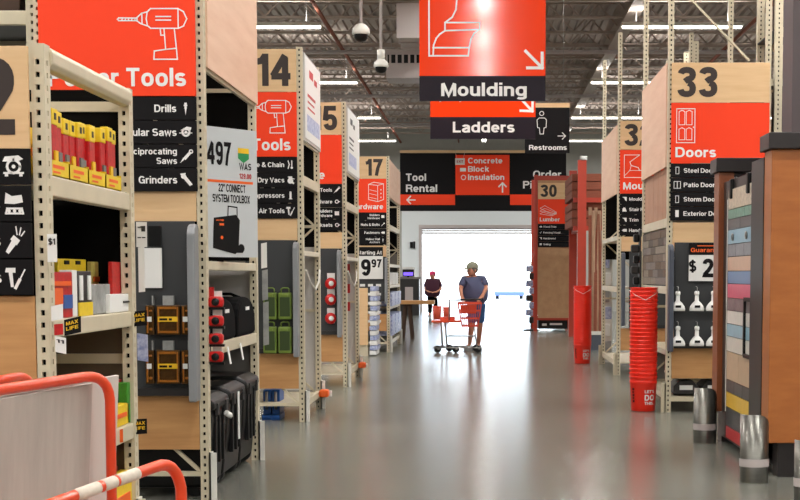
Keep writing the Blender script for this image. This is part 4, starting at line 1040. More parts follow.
f = Flat().text('Ladders', (235-150)*k, (525-498)*k*.9, 40*k, 'L', w=(468-235)*k); f.build('lettering', white, sb, (x0, YL-.006, zb))
hang(r, (x0+.2, x1-.2), YL, zt)
YR_ = 22.0
x0, zt = P(525, 103, YR_); x1, zb = P(569.5, 153, YR_)
r = thing('hanging_sign', 'black Restrooms sign with a person outline and arrow', 'sign', ((x0+x1)/2, YR_, zb), 'overhead signs')
sb = B(x0, x1, YR_, YR_+.02, zb, zt-.07).build('name_board', black, r); B(x0, x1, YR_, YR_+.021, zt-.07, zt).build('wood_strip', ply, r); hang(r, (x0+.1, x1-.1), YR_, zt)
q = lambda px, py: (P(px, py, YR_)[0]-x0, P(px, py, YR_)[1]-zb)
f = Flat().text('Restrooms', *q(529, 150), q(0, 145)[1]-q(0, 150)[1], 'L', w=q(567, 0)[0]-q(529, 0)[0], off=.015)
a_ = q(558, 136); b2 = q(565.5, 136); arrow(f, *a_, *b2, .012, .07); c_ = q(541.7, 113.5); f.ring(*c_, .032, .01)
f.line([q(539, 118), q(544.5, 118), q(546.5, 120), q(546, 127.5), q(544, 128), q(543.4, 134), q(540, 134), q(539.4, 128), q(537.5, 127.5), q(537, 120)], .01, True)
f.build('lettering', white, sb, (x0, YR_-.004, zb))
# wayfinding board near the wall
YW = 48.0
x0, zt = P(400, 153, YW); x1, zb = P(566, 211, YW)
q = lambda px, py: (P(px, py, YW)[0]-x0, P(px, py, YW)[1]-zb)
r = thing('wayfinding_board', 'long black and orange overhead board reading Tool Rental, Concrete Block Insulation and Order Pickup', 'sign', ((x0+x1)/2, YW, zb))
B(x0, x1, YW, YW+.1, zb, zt).build('backing_board', black, r); B(x0, x1, YW-.02, YW+.12, zt, zt+.09).build('wood_strip', ply, r)
def prect(x_0, x_1, y_0, y_1, m_, nm, par=r, d=.03): return B(P(x_0, y_0, YW)[0], P(x_1, y_0, YW)[0], YW-d, YW, P(0, y_1, YW)[1], P(0, y_0, YW)[1]).build(nm, m_, par)
lp = prect(400, 455, 156, 194, black, 'left_panel'); prect(400, 455, 194.5, 205, red, 'arrow_strip'); mp_ = prect(455.5, 509.5, 155, 195, red, 'middle_panel'); rp = prect(510, 566, 156, 194, black, 'right_panel'); prect(510, 566, 194.5, 205, red, 'arrow_strip')
ch = lambda p: p*YW/F
f = Flat().text('Tool', *q(406, 181), ch(7.3), 'L', w=ch(20)).text('Rental', *q(406, 192), ch(7.3), 'L', w=ch(31)); f.build('lettering', white, lp, (x0, YW-.033, zb))
f = Flat(); arrow(f, *q(415, 200), *q(407, 200), ch(1.2), ch(5)); f.build('pictogram', white, r, (x0, YW-.034, zb))
f = Flat().text('Concrete', *q(468, 163.5), ch(5.6), 'L', w=ch(34)).text('Block', *q(468, 171.8), ch(5.6), 'L', w=ch(21)).text('Insulation', *q(468, 180), ch(5.6), 'L', w=ch(36)); arrow(f, *q(502.5, 192), *q(502.5, 183), ch(1.4), ch(5))
f.ring(*q(463.5, 177.5), ch(2.2), ch(.7)); f.rect(*q(460, 171.5), *q(466, 168)); f.build('lettering', white, mp_, (x0, YW-.033, zb))
f = Flat().text('Order', *q(533, 178), ch(7.3), 'L', w=ch(28)).text('Pickup', *q(523, 188.5), ch(7.3), 'L', w=ch(33)); f.build('lettering', white, rp, (x0, YW-.033, zb)); hang(r, (x0+.3, x1-.3, (x0+x1)/2), YW, zt)
xc, zc = P(460, 161.5, 44)
r = thing('exit_sign', 'small white box sign hanging on two wires before the wayfinding board', 'sign', (xc, 44, zc-.1)); B(xc-.15, xc+.15, 44, 44.05, zc-.1, zc+.1).build('sign_box', whitep, r)
Flat().text('EXIT', .15, .06, .08, 'C', w=.2).build('lettering', redp, r, (xc-.15, 43.997, zc-.1)); MB().tube([(xc-.1, 44.02, zc+.1), (xc-.5, 44.02, ZC-.7)], .006, 4).tube([(xc+.1, 44.02, zc+.1), (xc+.6, 44.02, ZC-.7)], .006, 4).build('wire', chrome, r)
# camera domes
for (px, py, Y, rr, lb) in ((361, 33, 17.5, .105, 'white dome camera on a long pole, nearer one'), (381, 66, 22.0, .11, 'white dome camera on a pole, lower and farther one')):
    xc, zc = P(px, py, Y)
    r = thing('dome_camera', lb, 'camera', (xc, Y, zc-rr), 'dome cameras')
    MB().lathe([(.001, .12), (.03, .115), (.06, .1), (rr, .05), (rr+.005, .0), (rr, -.02), (.001, -.02)], (xc, Y, zc), 24).build('housing', creamw, r)
    MB().lathe([(rr*.82, -.018), (rr*.8, -.06), (rr*.6, -.09), (rr*.3, -.105), (.001, -.11)], (xc, Y, zc), 24).build('dome', blk, r)
    MB().tube([(xc, Y, zc+.1), (xc, Y, ZC-.75)], .022, 8).build('pole', galv, r)
    if px > 370: MB().tube([(xc, Y, zc+.1), (xc, Y, zc+.25)], .06, 12).build('mount_collar', creamw, r)
# unit heater
Yh = 27.0
x0, z1 = P(386, 52, Yh); x1, z0 = P(440, 78, Yh)
r = thing('unit_heater', 'pale metal unit heater with dark louvres below the ceiling', 'heater', ((x0+x1)/2, Yh, z0))
B(x0, x1, Yh, Yh+.8, z0, z1).build('casing', galv, r, bevel=.01); B(x0-.03, x1+.03, Yh-.03, Yh+.83, z1, z1+.05).build('casing_top', galv, r)
zq = PZ(63, Yh); B(x0+.03, x1-.03, Yh-.006, Yh, zq, z1-.05).build('louvre_recess', blk, r)
for k in range(8): B(x0+.06+k*.12, x0+.1+k*.12, Yh-.02, Yh, zq, z1-.05).build('louvre', galv, r)
hang(r, (x0+.1, x1-.1), Yh, z1)
x0, z1 = P(384, 5, 25.0); x1, z0 = P(430, 42, 25.0)
r = thing('air_duct', 'square pinkish grey metal air duct beside the big orange sign', 'duct', ((x0+x1)/2, 25, z0)); B(x0+.25, x1, 25.0, 26.4, z0+.1, z1).build('duct_body', galv, r, bevel=.01)
hang(r, (x0+.3, x1-.1), 25.6, z1)
for k in range(3): B(x0+.22, x1+.03, 24.98+k*.62, 25.03+k*.62, z0+.07, z1+.03).build('flange', galv, r)

# ---------- main storage rack behind B (upper left) and on the right
def bay(label, x_post, Y, h, beams, xe, goodsm, cat_lb, zs):
    r = thing('storage_rack', label, 'rack', (x_post, Y, 0))
    sgn = 1 if xe < x_post else -1
    for dy in (0, 1.0): post(r, x_post, Y+dy, h, sgn, wd=.08); post(r, xe, Y+dy, h, sgn, wd=.08)
    for z0, z1 in beams:
        B(min(xe, x_post-sgn*.08), max(xe, x_post-sgn*.08), Y+.01, Y+.06, z0, z1).build('beam', cream, r, bevel=.004); B(min(xe, x_post), max(xe, x_post), Y+.06, Y+1.0, z1-.03, z1-.015).build('shelf_deck', dark, r)
        B(min(xe, x_post-sgn*.08), max(xe, x_post-sgn*.08), Y+1.01, Y+1.06, z0, z1).build('beam', cream, r)
    for z in zs:
        k = 0; x = x_post-sgn*.15
        while abs(x-xe) > .6:
            wdt = random.uniform(.4, .55); hh_ = random.uniform(.35, .6)
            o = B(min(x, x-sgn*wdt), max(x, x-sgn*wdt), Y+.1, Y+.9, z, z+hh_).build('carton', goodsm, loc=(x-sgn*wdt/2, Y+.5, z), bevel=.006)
            single(o, '%s, %s from the post on its %s level' % (cat_lb, ('first', 'second', 'third', 'fourth', 'fifth', 'sixth', 'seventh', 'eighth')[k], 'lower' if z == zs[0] else 'upper'), 'box', cat_lb); x -= sgn*(wdt+.03); k += 1
    return r
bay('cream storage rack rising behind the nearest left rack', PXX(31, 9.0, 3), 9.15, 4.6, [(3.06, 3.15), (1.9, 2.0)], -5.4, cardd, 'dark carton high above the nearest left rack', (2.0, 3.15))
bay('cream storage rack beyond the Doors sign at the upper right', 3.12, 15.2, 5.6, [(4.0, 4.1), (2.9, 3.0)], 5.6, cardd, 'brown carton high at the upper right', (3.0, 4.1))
bay('cream storage rack behind the rack below 32', 3.1, 21.0, 4.9, [(4.25, 4.35), (3.1, 3.2)], 5.8, card, 'brown carton high behind sign 32', (3.2,))
# inner upright frame pieces above 33: long diagonal
MB().bar((XR+.1, YG0+.06, 4.45), (XR+.85, YG0+.06, 3.68), .02, .035, up=(0, 1, 0)).build('brace', cream, rG)
for Y_, x_ in ((18.5, 3.15), (24.0, 2.2), (24.0, 3.0), (26.5, 2.4)):
    pass
# ---------- G aisle side: cartons, plank samples
zc0, zc1 = 2.05, 2.6
for k in range(5):
    yy = YG0+.1+k*.43
    o = B(XR+.02, XR+.5, yy, yy+.41, zc0+.002, zc1+.01-.02*(k % 2)).build('carton', cardp, loc=(XR+.25, yy+.2, zc0), bevel=.006)
    single(o, '%s upright brown carton on the shelf above the wood samples' % ('nearest', 'second', 'third', 'fourth', 'farthest')[k], 'box', 'upright cartons above the wood samples')
r = thing('plank_sample_board', 'board of grey and brown floor plank samples on the rack below 33', 'display', (XR+.02, (YG0+YG1)/2, 1.33))
B(XR+.01, XR+.03, YG0+.09, YG1-.09, 1.335, 1.94).build('backing', dark, r)
cols = [mat('plank_%d' % i, c, .6, 0, .25, 12, stretch=(1, .5, 5)) for i, c in enumerate(((122, 104, 88), (150, 136, 120), (96, 82, 72), (134, 122, 116), (110, 88, 68)))]
ln = 0
for j in range(7):
    y = YG0+.09-(j % 2)*.0; z = 1.34+j*.085; first = True
    while y < YG1-.1:
        L_ = (.22 if (j % 2 and first) else .45); first = False; ye = min(y+L_, YG1-.09)
        B(XR-.002+random.uniform(0, .004), XR+.01, y+.003, ye-.003, z+.003, z+.082).build('plank_sample', random.choice(cols), r); y = ye; ln += 1
# goods under 32 / beside: dark bottles strip
for k in range(6):
    ya = YG1+.05; o = MB().box(XR-.12+.03*(k % 2), XR-.02, ya, ya+.12, 1.2+k*.13, 1.3+k*.13).build('hanging_pack', blk if k % 2 else dark, bevel=.02); single(o, '%s dark pack on the clip strip beside the wood samples' % ('lowest', 'second', 'third', 'fourth', 'fifth', 'topmost')[k], 'pack', 'dark packs on a clip strip')
o = B(XR-.02, XR-.005, YG1+.02, YG1+.2, 1.15, 2.0).build('clip_strip', dark); single(o, 'dark clip strip beside the wood samples that carries dark packs', 'clip strip')
# cartons low under 33
for k in range(3):
    for j, z in enumerate((.18, .42)):
        xa = XR+.1+k*.3; o = MB().prism([(0, 0), (.26, 0), (.26, .09), (.2, .15), (.06, .15), (0, .09)], lambda uu, v, h: (xa+uu, h, z+v+.002), YG0+.1, YG0+.5).build('flat_pack', dark, bevel=.01, loc=(xa+.13, YG0+.3, z)); tag(o, '%s dark pack on the %s shelf under the Doors sign' % (('left', 'middle', 'right')[k], ('bottom', 'upper')[j]), 'pack', 'dark packs under the Doors sign')
        B(xa+.06, xa+.2, YG0+.095, YG0+.1, z+.05, z+.1).build('label_patch', whitep, o, loc=None)
for z in (.165, .405): B(XR+.06, XR+1.01, YG0+.02, YG0+.06, z-.05, z).build('beam', cream, rG); B(XR+.06, XR+1.01, YG0+.06, YG0+.6, z-.02, z).build('shelf_deck', cream, rG)

# ---------- buckets
ORD = 'first second third fourth fifth sixth seventh eighth ninth tenth eleventh twelfth thirteenth fourteenth fifteenth sixteenth seventeenth eighteenth nineteenth twentieth twenty-first twenty-second twenty-third twenty-fourth'.split()
def bucket_stack(px, Y, n_, nm):
    xc = PXX(px, Y, .7); pit = .043; rb, rt, hb = .128, .148, .37
    proto = None
    for k in range(n_):
        z = .002+k*pit
        pos = 'bottom orange bucket with white lettering, under the %s stack' % nm if k == 0 else ('top orange bucket of the %s stack' % nm if k == n_-1 else 'orange bucket in the %s stack, %s from the bottom' % (nm, ORD[k]))
        if k in (0, 1):
            if k == 0:
                r = thing('bucket', pos, 'bucket', (xc, Y, z), '%s bucket stack' % nm)
            else:
                r = thing('bucket', pos, 'bucket', (xc, Y, z), '%s bucket stack' % nm); proto = r
            MB().lathe([(.001, .004), (rb-.003, .004), (rb, .01), (rt-.006, hb-.075), (rt-.002, hb-.07), (rt-.001, hb-.05), (rt-.005, hb-.045), (rt-.004, hb-.012), (rt+.003, hb-.01), (rt+.004, hb), (rt-.004, hb), (rt-.008, hb-.05), (rb-.004, .012), (.001, .01)], (xc, Y, z), 28).build('pail', bucketm, r)
        else:
            dup(proto, (xc, Y, z), pos)
        if k == 0:
            f = Flat().text("LET'S", 0, .2, .032, 'C', w=.115, off=.03).text('DO', 0, .12, .062, 'C', w=.115, off=.04).text('THIS.', 0, .075, .032, 'C', w=.115, off=.03)
            def wrap(f, ang, nm_, m_):
                vs = []
                for p, q_, d_ in f.v:
                    R_ = rb+(rt-rb-.006)*q_/(hb-.075)+.0015+d_; a_ = ang+p/R_
                    vs.append((xc+R_*math.sin(a_), Y-R_*math.cos(a_), z+q_))
                MB().add(vs, f.f).build(nm_, m_, r, recalc=False)
            wrap(f, .42, 'lettering', white)
            f = Flat(); 
            for q_ in range(5): f.rect(-.012, .1+q_*.032, .014-.006*(q_ % 2), .122+q_*.032)
            wrap(f, -.95, 'mark', black)
    # wire bail of the top bucket
    z = .002+(n_-1)*pit+hb-.05
    MB().tube([(xc-rt-.006, Y-.0, z+.02), (xc-rt*.7, Y-.13, z-.05+.02), (xc, Y-rt-.01, z-.1+.02), (xc+rt*.7, Y-.13, z-.04+.02), (xc+rt+.006, Y, z+.02)], .003, 5).build('bail', whitep, r if n_ == 1 else r)
bucket_stack(643.5, 14.9, 23, 'nearer'); bucket_stack(582.5, 22.9, 22, 'farther')

# ---------- red/lumber area beyond (right middle)
Yl = 30.0
xp = PXX(582, Yl, 2.5)
r = thing('lumber_rack', 'tall orange-red upright post rack holding brown stacked lumber', 'rack', (xp, Yl, 0))
B(xp-.09, xp+.09, Yl, Yl+.12, 0, PZ(160, Yl)).build('post', rackred, r); B(xp-.09, xp+.09, Yl+3, Yl+3.12, 0, PZ(160, Yl)).build('post', rackred, r)
for z in (2.6, 3.2): B(xp-.18, xp+1.6, Yl+.14, Yl+.24, z-.2, z-.1).build('beam', rackred, r)
for z in (2.6, 3.2): B(xp-.04, xp+.04, Yl+.12, Yl+3, z-.2, z-.101).build('cantilever_arm', rackred, r)
MB().tube([(xp+.03, Yl+.05, PZ(160, Yl)), (xp+.03, Yl+.05, PZ(156, Yl))], .08, 8).build('post_cap', whitep, r)
q_ = 0
for z0 in (2.5, 3.1):
    for k in range(3):
        o = B(xp-.2, xp+1.5, Yl+.26, Yl+2.9, z0+k*.18, z0+k*.18+.16).build('lumber_bundle', lumber, loc=(xp+.6, Yl+1.5, z0+k*.18)); single(o, 'brown banded lumber bundle, %s of the %s layer on the red rack' % (('lowest', 'middle', 'top')[k], ('lower', 'upper')[z0 > 3]), 'lumber', 'lumber bundles on the red rack')
r = thing('moulding_bin', 'bin of long upright trim boards leaning behind the farther bucket stack', 'lumber', (PXX(596, 27), 27, 0), None)
for k in range(9):
    xq = PXX(590+k*1.8, 27); t_ = random.uniform(-.08, .1)
    MB().bar((xq, 27+.03*(k % 3), .35), (xq+t_, 27.25+.05*(k % 2), PZ(208+random.uniform(-4, 8), 27)), .06, .03).build('board', lumber2 if k % 3 else lumber, r)
B(PXX(588, 27), PXX(607, 27), 26.95, 27.5, 0, .35).build('base_box', wingb, r); B(PXX(588, 27), PXX(607, 27), 26.92, 26.95, .3, .37).build('front_rail', creamw, r)
# clutter beside the H rack (white-blue hanging goods)
o = MB().box(PXX(607, YH1+.37)-.09, PXX(607, YH1+.37)+.09, YH1+.361, YH1+.38, 0, PZ(252, YH1+.37)).build('clip_strip', creamw); single(o, 'cream clip strip at the far post of the rack below 32, holding pale packs', 'clip strip')
o = MB().box(XR-.02, XR+.1, YG1+.421, YG1+.44, 0, 1.25).build('clip_strip', creamw); single(o, 'cream clip strip holding clear packs behind the nearer bucket stack', 'clip strip')
for k in range(6):
    xq, zq = P(606+2*(k % 2), 262+k*17, YH1+.3); o = B(xq-.06, xq+.06, YH1+.3, YH1+.36, zq-.1, zq+.1).build('hanging_pack', (bluec, whitep, clear)[k % 3], bevel=.01); single(o, '%s pale pack hanging at the far post of the rack below 32' % ('topmost', 'second', 'third', 'fourth', 'fifth', 'lowest')[k], 'pack', 'pale packs at the far post')
for k in range(5):
    zq = .25+k*.2; o = B(XR-.02, XR+.1, YG1+.3, YG1+.42, zq, zq+.16).build('hanging_pack', (whitep, clear)[k % 2], bevel=.01); single(o, '%s clear pack on the strip left of the bucket stack' % ('lowest', 'second', 'third', 'fourth', 'topmost')[k], 'pack', 'clear packs behind the buckets')
# rack of bagged goods left of red 30 rack
B(xi0+.09, xi1-.09, YI0+.012, YI0+.03, .42, 3.86).build('back_board', card, rI)
r = thing('bag_stand', 'thin stand of blue and white bagged goods beside the rack end 30', 'stand', (PXX(531, 36.6), 36.6, 0))
MB().tube([(PXX(531, 36.6), 36.6, 0), (PXX(531, 36.6), 36.6, 1.8)], .02, 6).build('pole', chrome, r)
for k in range(8):
    z = .2+k*.19; dx = .04*(-1)**k; B(PXX(531, 36.6)-.09+dx, PXX(531, 36.6)+.09+dx, 36.5, 36.65, z, z+.16).build('bag', bluec if k % 3 else dark, r, bevel=.02)
MB().lathe([(.2, 0), (.2, .03), (.001, .03)], (PXX(531, 36.6), 36.6, 0), 16).build('base', dark, r)

# ---------- tile display at right foreground
Y1d, Y2d = 9.95, 12.1
xn = 2.03
d = thing('tile_display', 'brown veneer display with a board of coloured tile samples, right foreground', 'display', (2.3, 11, 0))
B(xn, 3.3, Y1d, Y1d+.26, .25, 2.335).build('near_pillar', bwood, d, bevel=.006)
B(xn+.08, 3.25, Y1d+.04, Y1d+.24, 0, .25).build('plinth', blacktop, d)
B(xn-.03, 3.35, Y1d-.04, Y1d+.3, 2.335, 2.45).build('top_cap', blacktop, d, bevel=.008)
xfp0, xfp1 = PXX(718, Y2d), PXX(733, Y2d)
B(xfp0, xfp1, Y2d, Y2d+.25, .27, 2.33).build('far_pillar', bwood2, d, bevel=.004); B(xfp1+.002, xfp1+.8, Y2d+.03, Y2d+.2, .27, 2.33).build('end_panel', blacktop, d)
B(xfp0+.05, xfp1+.8, Y2d+.02, Y2d+.23, 0, .27).build('plinth', blacktop, d)
B(xfp0-.03, xfp1+.85, Y2d-.04, Y2d+.3, 2.33, 2.45).build('top_cap', blacktop, d, bevel=.008)
B(xn+.03, xn+.09, Y1d+.26, Y2d, 2.1, 2.24).build('header_rail', blacktop, d); B(xn+.1, xn+.16, Y1d+.26, Y2d, .05, 2.2).build('backing', blacktop, d)
B(xn-.005, xn+.06, Y1d+.262, Y1d+.72, .05, 2.3).build('edge_trim', blacktop, d)
# board face: X = xn+.10 plane; coloured rows
XT = xn+.03
bd = B(XT+.0, XT+.05, Y1d+.74, Y2d-.02, .06, 2.1).build('sample_board', blacktop, d)
rows = [(2.1, 1.98, (215, 205, 190)), (1.98, 1.84, (150, 170, 150)), (1.84, 1.68, (90, 90, 98)), (1.68, 1.52, (150, 185, 205)), (1.52, 1.38, (140, 135, 140)), (1.38, 1.22, (205, 160, 120)), (1.22, 1.09, (70, 110, 170)), (1.09, .95, (215, 70, 110)), (.95, .83, (130, 120, 122)),
        (.83, .69, (215, 215, 208)), (.69, .57, (160, 195, 212)), (.57, .43, (220, 216, 205)), (.43+.0, .3, (190, 165, 135)), (.3, .2, (70, 62, 60))]
rows = [(2.08-(2.08-a)*1.0, 2.08-(2.08-b_)*1.0, c) for a, b_, c in rows]
rows2 = []
ztopb, zbot = 2.08, .1
H_ = ztopb-zbot
# vertical positions read from the photograph along the board's middle
pyl = [(186, 207, (226, 212, 190), 3), (207, 217, (120, 170, 150), 4), (217, 228, (78, 72, 74), 2), (228, 243, (140, 178, 200), 1), (243, 256, (120, 112, 118), 4), (256, 271, (200, 150, 110), 1), (271, 284, (76, 110, 160), 1), (284, 299, (214, 74, 110), 1), (299, 312, (130, 118, 122), 5), (312, 326, (222, 220, 212), 1), (326, 339, (150, 190, 208), 1), (339, 355, (220, 216, 206), 1), (355, 385, (196, 172, 140), 2), (385, 398, (60, 54, 54), 5), (398, 414, (236, 190, 60), 1), (414, 434, (66, 64, 66), 1), (434, 450, (200, 52, 56), 1), (450, 462, (70, 66, 66), 1)]
for k, (a, b_, c, nsp) in enumerate(pyl):
    _, za = PA(742, a, XT); _, zb2 = PA(742, b_, XT); zb2 = max(zb2, .08)
    if za <= zb2: continue
    mm = mat('tile_colour_%d' % k, c, .3, 0, .12 if nsp < 3 else .45, 12 if nsp < 3 else 30)
    yy0, yy1 = Y1d+.76, Y2d-.3; nn_ = {1: 1, 2: 2, 3: 2, 4: 3, 5: 3}[nsp]
    for j in range(nn_):
        s0 = yy0+(yy1-yy0)*j/nn_; s1 = yy0+(yy1-yy0)*(j+1)/nn_
        B(XT-.012, XT-.0, s0+.004, s1-.004, zb2+.003, za-.003).build('tile_sample', mm, d)
for yy in (Y1d+.76, Y2d-.27): B(XT-.016, XT-.012, yy-.02, yy+.0, .3, 2.08).build('board_edge', creamw, d)
# clamps on the header
for yy in (Y1d+.95, Y2d-.45):
    MB().lathe([(.001, -.01), (.05, -.01), (.05, .01), (.001, .01)], (xn+.05, yy, 2.21), 14, ax='x').build('clamp_knob', blk, d); B(xn-.0, xn+.06, yy-.04, yy+.04, 2.08, 2.24).build('clamp', blk, d, bevel=.01)
for yy, zz in ((Y1d+1.0, 1.76), (Y2d-.55, 1.76)): MB().lathe([(.02, -.006), (.03, -.006), (.03, .006), (.02, .006)], (XT-.02, yy, zz), 12, ax='x').build('hook', chrome, d)
m = MB(); y_a, y_b = Y1d+.74, Y1d+1.02
for (a_, b2) in (((y_a, 1.26), (y_b, 1.26)), ((y_b, 1.26), (y_b, .82)), ((y_b, .82), (y_a, .82)), ((y_a, .82), (y_a, 1.26))): m.bar((XT-.02, a_[0], a_[1]), (XT-.02, b2[0], b2[1]), .03, .02, up=(1, 0, 0))
m.build('sample_frame', blk, d)
# steel corner guards
def half_guard(px, pyb, h, lb):
    Y_ = 1.45*F/(pyb-HOR)-.1; x0 = PXX(px, Y_, .1); R_ = .1
    r = thing('bollard_guard', lb, 'guard', (x0+R_, Y_+.05, 0), 'steel corner guards of the tile display')
    pts = [(x0+R_-R_*math.cos(PI*k/10), Y_+R_*.9-R_*.9*math.sin(PI*k/10)) for k in range(11)]
    m = MB(); vs = []
    for i, (a, b_) in enumerate(pts):
        t_ = i/10; top = h*(1-.0*t_) if t_ < .55 else h*(1-.22*((t_-.55)/.45)**2)
        vs += [(a, b_, 0), (a, b_, top), (a+(.006 if i < 6 else -.006), b_+.006, 0), (a+(.006 if i < 6 else -.006), b_+.006, top)]
    fs = []
    for i in range(10):
        k = i*4; fs += [(k, k+4, k+5, k+1), (k+2, k+3, k+7, k+6), (k+1, k+5, k+7, k+3)]
    m.add(vs, fs, 0, True).build('curved_plate', steel, r)
    m = MB(); vs = []
    for i, (a, b_) in enumerate(pts):
        cx, cy = x0+R_, Y_+R_*.9; vs += [(cx+(a-cx)*1.04, cy+(b_-cy)*1.04, .115), (cx+(a-cx)*1.04, cy+(b_-cy)*1.04, .17)]
    m.add(vs, [(i*2, i*2+2, i*2+3, i*2+1) for i in range(10)], 0, True).build('band', galv, r)
half_guard(742, 483, .48, 'curved steel corner guard by the near pillar of the tile display')
half_guard(695, 443, .48, 'curved steel corner guard by the far pillar of the tile display')
half_guard(797, 505, .41, 'curved steel guard cut by the right edge of the photo')
# building column
tag(B(2.36, 2.75, 10.85, 11.2, 0, ZC+.05).build('trim_2', mat('column_grey_purple', (84, 74, 76), .6)), kind='structure')

# ---------- foreground cart (lower left)
def rail(pts, r_=.0165): return MB().tube(pts, r_, 14)
def bend(c, a, b_, n_=6):     # quadratic bend
    out = []
    for k in range(n_+1):
        t = k/n_; out.append(tuple((1-t)**2*Vector(a)+2*t*(1-t)*Vector(c)+t*t*Vector(b_)))
    return out
ct = thing('platform_cart', 'orange tubular panel cart carrying grey boards, lower left foreground', 'cart', (-1.25, 3.9, 0))
Pe = lambda px, py, Y: Vector((P(px, py, Y)[0], Y, P(px, py, Y)[1]))
a = Pe(-40, 396, 3.75); b_ = Pe(84, 377, 4.4); c_ = Pe(108, 374, 4.5); d_ = Pe(110, 400, 4.5); e_ = Vector((d_.x, 4.5, .2))
e0 = Vector((a.x-.06, 3.2, a.z)); 
rail([e0+Vector((0, -.05, -.95)), e0+Vector((0, -.02, -.1)), e0+Vector((0, .06, 0)), a]+bend(c_, b_, d_)+[e_]).build('hoop_rail', tubeo, ct)
a2 = Pe(55, 503, 3.55); b2 = Pe(155, 467, 3.95); c2 = Pe(175, 458, 4.03); d2 = Pe(181, 488, 4.04); e2 = Vector((d2.x+.01, 4.04, .2)); s2 = a2-(b2-a2).normalized()*.5
rail([Vector((s2.x, s2.y-.1, .2)), s2+Vector((0, -.1, -.1)), s2, a2]+bend(c2, b2, d2)+[e2]).build('hoop_rail', tubeo, ct)
dd = (b2-a2).normalized()
for k, (t0, t1) in enumerate(((.18, .40), (.44, .565), (.59, .8))):
    L_ = (b2-a2).length; p_ = a2+dd*L_*t0; q2 = a2+dd*L_*t1; vs = []
    MB().tube([p_, q2], .0173, 14).build('label_wrap', tubew, ct)
a3 = Pe(-30, 386, 4.3); b3 = Pe(15, 377, 4.75); c3 = Pe(30, 374, 4.9); d3 = Pe(33, 392, 4.9)
rail([a3]+bend(c3, b3, d3)+[Vector((d3.x, 4.9, .2))], .015).build('hoop_rail', tubeo, ct)
# deck and wheels
m = MB(); m.box(-1.75, -.85, 2.7, 4.95, .17, .21); m.build('deck', tubeo, ct, bevel=.01)
for xx in (-1.65, -.95):
    for yy in (2.9, 4.75): MB().lathe([(.001, -.02), (.075, -.02), (.08, 0), (.075, .02), (.001, .02)], (xx, yy, .08), 18, ax='x').build('wheel', rubber, ct); B(xx-.03, xx+.03, yy-.03, yy+.03, .14, .17).build('caster_plate', dark, ct)
# grey boards leaning on hoop 1 (thing of their own)
def sheet(name, lb, tl, tr, br, bl, th, m_):
    tl, tr, br, bl = map(Vector, (tl, tr, br, bl)); n_ = (tr-tl).cross(bl-tl).normalized()
    if n_.x > 0: n_ = -n_
    o = MB().hexa([bl, br, br+n_*th, bl+n_*th, tl, tr, tr+n_*th, tl+n_*th]).build(name, m_, loc=tuple((bl+br)/2), bevel=.002); return single(o, lb, 'board')
off = Vector((-.045, 0, 0))
tr = Pe(97, 383, 4.5)+off*.3; tl = a+off; 
tl_ = Vector((tl.x-.06, 2.9, tl.z+.0)); 
br = Pe(86, 505, 4.5)+off*.3; br = Vector((br.x, br.y, .215)); brx = br.x
sheet('cement_board', 'grey grained cement board standing on the orange cart', tl_+Vector((0, 0, -.02)), tr, (Pe(86, 505, 4.5).x-.02, 4.5, .215), (tl_.x-.06, 2.9, .215), .013, boardg)
tr2 = Pe(119, 375, 4.72); sheet('drywall_board', 'pale board behind the grey cement board, its corner past the orange hoop', (tl_.x-.06, 3.0, tl_.z-.03), tr2, (Pe(108, 500, 4.72).x, 4.72, .215), (tl_.x-.12, 3.0, .215), .013, boardl)

# ---------- far orange buckets near the door, loading person
for k, (px, w_) in enumerate(((437, 9), (446, 6))):
    Y_ = 44.0+k; xc = PXX(px, Y_, .3); R_ = w_/2*Y_/F; z1 = PZ(306+k, Y_)
    r = thing('orange_bin', ('larger', 'smaller')[k]+' orange bin standing far off near the loading door', 'bin', (xc, Y_, 0)); MB().lathe([(.001, .004), (R_*.85, .004), (R_, z1), (R_*.94, z1), (R_*.8, .02), (.001, .02)], (xc, Y_, 0), 18).build('pail', bask, r); MB().lathe([(R_*1.06, z1-.04), (R_*1.06, z1), (R_, z1)], (xc, Y_, 0), 18).build('rim', bask, r)

